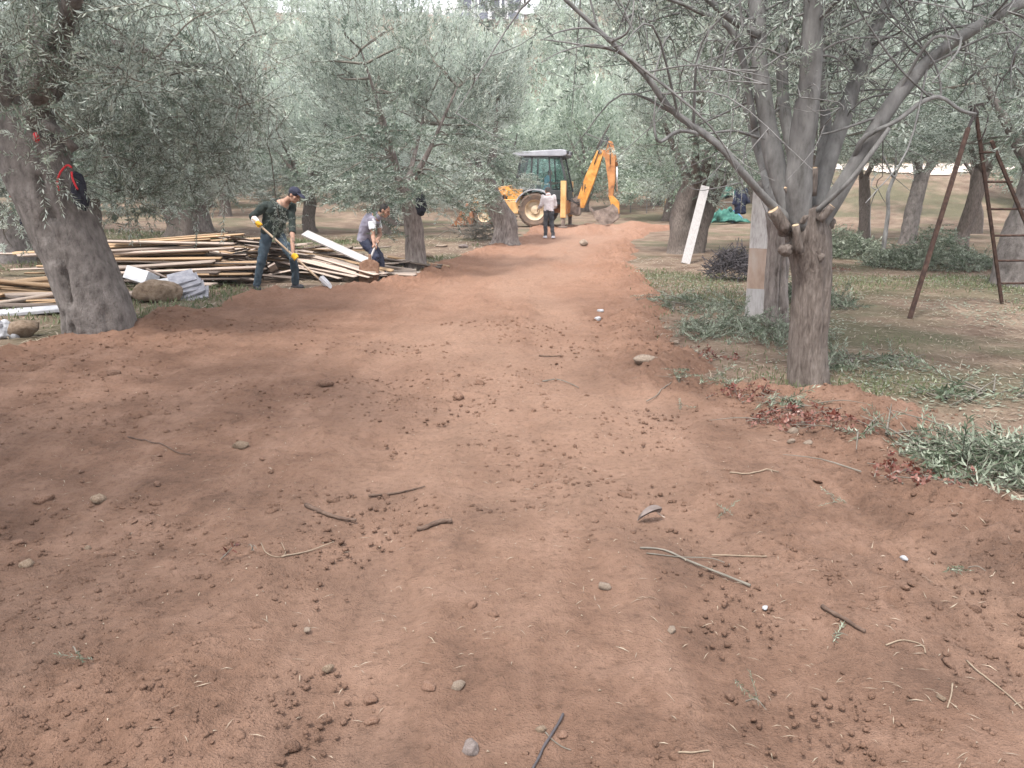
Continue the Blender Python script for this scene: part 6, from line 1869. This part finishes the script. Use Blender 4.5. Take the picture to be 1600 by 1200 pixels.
stick('stick', 'dark brown stick half sunk in the soil at lower right', [(1284, 950), (1310, 966), (1336, 982), (1352, 990)], .012, .008, 'stick_brown')
stick('straw', 'straight yellow straw lying on the road below the red leaves', [(1140, 740), (1175, 741), (1216, 740)], .006, .005, 'stalk')
stick('straw', 'short yellow straw right of the long forked twig', [(1112, 869), (1150, 870), (1198, 871)], .005, .004, 'stalk')
stick('straw', 'curved yellow straw below the dark brown stick', [(1384, 1010), (1410, 1002), (1440, 1010), (1446, 1022)], .004, .003, 'stalk')
stick('straw', 'thin straw in the lower right corner', [(1510, 1034), (1540, 1060), (1570, 1084), (1598, 1110)], .004, .003, 'stalk')
stick('straw', 'small upright straw bit in the lower right foreground', [(1488, 1070), (1486, 1088), (1480, 1108)], .004, .003, 'stalk')
stick('straw', 'pale straw with a kink at the bottom edge right of centre', [(1058, 1178), (1085, 1178), (1108, 1176)], .004, .003, 'stalk')
stick('stick', 'bluish twig lying at the bottom edge of the picture', [(880, 1118), (862, 1150), (846, 1178), (832, 1205)], .006, .005, 'twig_dark')
stick('stick', 'thin twig curling off the bluish twig at the bottom', [(852, 1146), (868, 1162), (892, 1174)], .003, .002, 'twig')
stick('stick', 'faint twig on the shaded soil at left', [(200, 684), (230, 690), (262, 700), (298, 712)], .007, .004, 'stick_brown')
stick('straw', 'pale twig right of the lone red leaf', [(440, 872), (470, 866), (496, 858), (522, 848)], .005, .003, 'stalk')
stick('straw', 'looped pale straw next to the lone red leaf', [(408, 850), (416, 866), (432, 872), (446, 866), (440, 850)], .003, .002, 'stalk')
stick('stick', 'bare twig leading to the sprig at the road edge', [(1010, 628), (1030, 616), (1048, 600), (1062, 590)], .006, .004, 'twig')
stick('stick', 'short twig with a pale end in mid road', [(848, 597), (870, 594), (890, 600), (904, 607)], .009, .004, 'twig')
stick('stick', 'short dark twig on the far part of the road', [(842, 557), (858, 558), (878, 557)], .012, .008, 'stick_brown')

# stones and rubbish on the road
ST = [(376, 698, 17, 'rock_tan', 'tan stone standing out of the soil, left of mid road'), (734, 1172, 18, 'rock_grey', 'largest grey stone at the bottom edge of the road'), (668, 1076, 15, 'rock_red', 'rounded brown stone above the largest grey stone'),
      (716, 1074, 15, 'rock_pale', 'pinkish pale stone right of a rounded brown one'), (580, 1095, 15, 'rock_red', 'flat brown stone, upper one of two near the bottom'), (581, 1128, 14, 'rock_red', 'flat brown stone, lower one of two near the bottom'),
      (1139, 1089, 13, 'rock_red', 'brown stone beside the lone olive sprig at lower right'), (945, 918, 14, 'rock_pale', 'flat tan stone right of a row of clods'), (1050, 986, 10, 'rock_pale', 'pale oval stone right of the clod cluster'),
      (156, 783, 20, 'rock_tan', 'flat tan stone at left, right of a clod mound'), (68, 783, 20, 'rock_red', 'rough clod mound with a tan top at left'), (246, 758, 9, 'rock_red', 'small tan stone alone below the shaded soil'), (30, 850, 12, 'rock_red', 'brown stone at the left edge, upper one'),
      (42, 884, 13, 'rock_tan', 'brown stone at the left edge, lower one'), (137, 858, 9, 'rock_tan', 'small tan stone between clods at left'), (513, 1046, 11, 'rock_tan', 'square tan stone above two flat brown stones'), (480, 985, 8, 'rock_pale', 'small pale stone beside a row of grit at left'),
      (508, 603, 16, 'rock_red', 'brown clod of earth at the left edge of the wheel track'), (718, 622, 14, 'rock_red', 'flat brown clod in mid road'), (180, 586, 14, 'rock_red', 'flat reddish clod on the soil below the leaning tree'), (1195, 951, 7, 'plastic_white', 'small white chip above the dark brown stick'),
      (1411, 879, 8, 'plastic_white', 'white pebble on the pale wheel track at right'), (1240, 676, 11, 'rock_pale', 'pale chunk below the largest red leaf patch'), (1262, 694, 10, 'rock_pale', 'greenish pale chunk right below the red leaves'), (1236, 690, 8, 'rock_pale', 'small pale chunk left of a greenish one'),
      (934, 500, 8, 'plastic_white', 'white crumpled scrap on the road near the far right edge'), (938, 487, 7, 'plastic_white', 'white scrap just above another white scrap'), (1057, 537, 8, 'rock_pale', 'pale stone on the right road edge, farther one'), (1470, 1092, 9, 'rock_tan', 'tan stone at lower right by the straw bit'),
      (846, 1142, 10, 'rock_tan', 'tan stone left of the bluish twig'), (880, 1150, 10, 'rock_red', 'brown stone right of the bluish twig'), (1300, 1000, 0, '', '')]
for i, (px, py, pr_, mt, lb) in enumerate(ST):
    if not pr_: continue
    q = spot(px, py); s = .86 * pr_ / FPX * math.hypot(q[1], CAM_H)
    rock('stone', lb, 'stone', q, (s, s * .9, s * .75), mt, 100 + i, i * 1.3, .46, None, 3)
def wrapped_leaf():
    q = spot(1013, 818)
    o = empty('grey_leaf', q, 0, 'curled grey dry leaf lying alone on the road', 'dry leaf')
    V = []; n, m_ = 12, 7
    for t in (0, .004):
        for i in range(n):
            u = i / (n - 1)
            for j in range(m_):
                v = -1 + 2 * j / (m_ - 1); wd = .034 * math.sin(PI * min(1, u * .93 + .05)) ** .7
                V.append((-.055 + u * .12 + .01 * v * v, v * wd + u * .05, .012 + .022 * v * v + .035 * math.sin(u * 2.4) + t))
    F = []; k = n * m_
    for i in range(n - 1):
        for j in range(m_ - 1):
            a = i * m_ + j; F.append((a, a + 1, a + m_ + 1, a + m_)); F.append((k + a, k + a + m_, k + a + m_ + 1, k + a + 1))
    MB().add(V, F).build('blade', M['rock_grey'], o, True)
    MB().tube(curve([(.05, .045, .04), (.075, .05, .02), (.09, .045, .012)], 6), .003, 6).build('stalk', M['plank_pale'], o, True)
wrapped_leaf()

# clods: the larger ones one by one, the crumbs as loose soil
CL = [rock_mesh('clod', 'dirt', 200 + i, 2, .5, .7) for i in range(10)]
rc = np.random.default_rng(17)
cnt = 0
while cnt < 210:
    py = 560 + 640 * rc.uniform(0, 1) ** .8; px = rc.uniform(-40, 1640)
    q = spot(px, py)
    if edge_in(q[0], q[1]) < -.1: continue
    if fbm(q[0] * 1.1 + 4, q[1] * 1.1, 3, 61) < .08 and rc.uniform() < .8: continue
    s = min(rc.uniform(3.6, 5.8) * (1 + 2.0 * rc.uniform() ** 6), 12) / FPX * math.hypot(q[1], CAM_H)
    o = obj('clod', CL[rc.integers(0, 10)])
    o.location = q + (0, 0, s * .08); o.scale = (s, s * rc.uniform(.75, 1), s * rc.uniform(.5, .8)); o.rotation_euler = (rc.uniform(-.5, .5), rc.uniform(-.5, .5), rc.uniform(0, 6.28))
    tag(o, 'lump of reddish brown soil lying loose on the track', 'clod', 'clods of soil on the track'); cnt += 1

def crumbs():
    base = []
    for i in range(6):
        me = rock_mesh('t', 'soil', 300 + i, 1, .5, .6)
        V = np.array([v.co[:] for v in me.vertices]); F = np.array([p.vertices[:] for p in me.polygons]); base.append((V, F)); bpy.data.meshes.remove(me)
    Vs, Fs = [], []; n = 0
    N_ = 16000
    y = 1.3 + 9 * rc.uniform(0, 1, N_ * 2) ** 1.7; x = rc.uniform(-1, 1, N_ * 2) * (1.2 + y * .75)
    d = fbm(x * 1.1 + 4, y * 1.1, 3, 61) + .35 * np.exp(-((edge_in(x, y) - .3) / .4) ** 2)
    ok = (edge_in(x, y) > -.25) & (d > rc.normal(.13, .07, len(x)))
    x, y = x[ok][:N_], y[ok][:N_]
    z = surf(x, y)
    s = (.003 + .013 * rc.uniform(0, 1, len(x)) ** 3.2) * (.8 + .10 * y)
    for i in range(len(x)):
        V, F = base[i % 6]
        a = rc.uniform(0, 6.28); c, sn = math.cos(a), math.sin(a)
        W = V * s[i] @ np.array(((c, sn, 0), (-sn, c, 0), (0, 0, 1)))
        Vs.append(W + (x[i], y[i], z[i] + s[i] * .08)); Fs.append(F + n); n += len(V)
    o = obj('loose_soil', mesh_np('loose_soil', np.concatenate(Vs), np.concatenate(Fs), M['dirt'], False))
    tag(o, 'fine crumbs of soil strewn over the track', kind='stuff')
crumbs()

# ------------------------------------------------------------------ grass, straw and fallen leaves
def blades(name, label, mat, n, region, hgt, wid, flat, seed, dens):
    r = np.random.default_rng(seed)
    x = r.uniform(region[0], region[1], n * 4); y = region[2] + (region[3] - region[2]) * r.uniform(0, 1, n * 4) ** 1.5
    ok = (edge_in(x, y) < r.normal(.0, .12, len(x))) & (dens(x, y) > r.uniform(0, 1, len(x)))
    x, y = x[ok][:n], y[ok][:n]; n = len(x)
    p = np.stack([x, y, surf(x, y)], 1)
    a = r.uniform(0, 6.28, n)
    d = np.stack([np.cos(a) * flat, np.sin(a) * flat, np.full(n, 1 - flat * .98)], 1) + r.normal(0, .12, (n, 3)) * np.array((1, 1, .3)); d[:, 2] = np.abs(d[:, 2]) + .03; d = unit(d)
    sd_ = unit(np.cross(d, np.where(flat > .6, np.array((0, 0, 1.)), r.normal(0, 1, (n, 3)))))
    L = hgt * r.uniform(.5, 1.3, n)[:, None] * (1 + .05 * y[:, None]); W = wid * r.uniform(.7, 1.2, n)[:, None] * (1 + .10 * y[:, None])
    p[:, 2] += .004 + (.012 * r.uniform(0, 1, n) if flat > .6 else 0)
    V = np.stack([p - sd_ * W * .3, p + d * L * .5 - sd_ * W / 2, p + d * L * (1.0) - np.array((0, 0, .15)) * L * (1 - flat), p + d * L * .5 + sd_ * W / 2], 1).reshape(-1, 3)
    T = np.repeat(np.clip(r.normal(.45, .22, n), 0, 1), 4)
    o = obj(name, mesh_np(name, V, np.arange(n * 4).reshape(n, 4), M[mat], False, T))
    tag(o, label, kind='stuff')
gd = lambda x, y: np.clip(.05 + 2.0 * fbm(x * .35, y * .35, 3, 90), 0, 1)
blades('grass', 'short green grass in patches below the trees', 'grass', 15000, (1.0, 12, 6.2, 18), .045, .006, .3, 1, gd)
blades('grass', 'short green grass in patches below the left trees', 'grass', 14000, (-13, -1, 8.5, 26), .06, .008, .3, 2, gd)
blades('straw_litter', 'dry straw and stalks lying on the ground of the right grove', 'straw', 17000, (1.2, 13, 3.6, 20), .085, .005, .92, 3, lambda x, y: np.full(np.shape(x), .8))
blades('straw_litter', 'dry straw and stalks lying on the ground of the left grove', 'straw', 11000, (-13, -.5, 8, 28), .10, .008, .92, 4, lambda x, y: np.full(np.shape(x), .8))
blades('fallen_leaves', 'fallen olive leaves scattered over the right ground', 'leaf_cut', 9000, (1.3, 10, 3.6, 16), .05, .011, .94, 5, lambda x, y: np.clip(.3 + 1.6 * fbm(x * .6, y * .6, 2, 95), 0, 1))

def road_litter(name, label, mat, n, hgt, wid, seed):
    r = np.random.default_rng(seed)
    y = 1.4 + 9 * r.uniform(0, 1, n) ** 1.4; x = r.uniform(-1, 1, n) * (1.0 + .72 * y)
    ok = (edge_in(x, y) > 0) & (fbm(x * 1.3, y * 1.3, 2, seed) > r.normal(.02, .15, n)); x, y = x[ok], y[ok]; n = len(x)
    a = r.uniform(0, 6.28, n); L = hgt * r.uniform(.4, 1.4, n); W = wid * r.uniform(.6, 1.2, n)
    V = []
    for du, dv in ((-.5, 0), (0, .5), (.5, 0), (0, -.5)):
        px = x + np.cos(a) * L * du - np.sin(a) * W * dv; py = y + np.sin(a) * L * du + np.cos(a) * W * dv
        V.append(np.stack([px, py, surf(px, py) + .004 + .004 * (du == 0)], 1))
    V = np.stack(V, 1).reshape(-1, 3)
    o = obj(name, mesh_np(name, V, np.arange(n * 4).reshape(n, 4), M[mat], False, np.repeat(np.clip(r.normal(.45, .25, n), 0, 1), 4)))
    tag(o, label, kind='stuff')
road_litter('straw_bits', 'short straw and root bits strewn over the track', 'straw', 2600, .045, .0035, 61)
road_litter('pebble_chips', 'tiny pale chips of stone in the soil of the track', 'straw', 1500, .009, .008, 62)

# ------------------------------------------------------------------ the hazy air between the trees
hz = bpy.data.materials.new('haze'); hz.use_nodes = True
t = hz.node_tree; t.nodes.clear()
pv = t.nodes.new('ShaderNodeVolumePrincipled')
pv.inputs['Color'].default_value = (.93, .94, .96, 1); pv.inputs['Density'].default_value = .0008; pv.inputs['Anisotropy'].default_value = .2
mo = t.nodes.new('ShaderNodeOutputMaterial'); t.links.new(pv.outputs[0], mo.inputs['Volume'])
zt = 46.0
o = MB().box((0, 190, (zt - 22) / 2), (560, 500, zt + 22)).build('haze', hz)
tag(o, 'thin pale haze over the grove and hillside', kind='stuff')
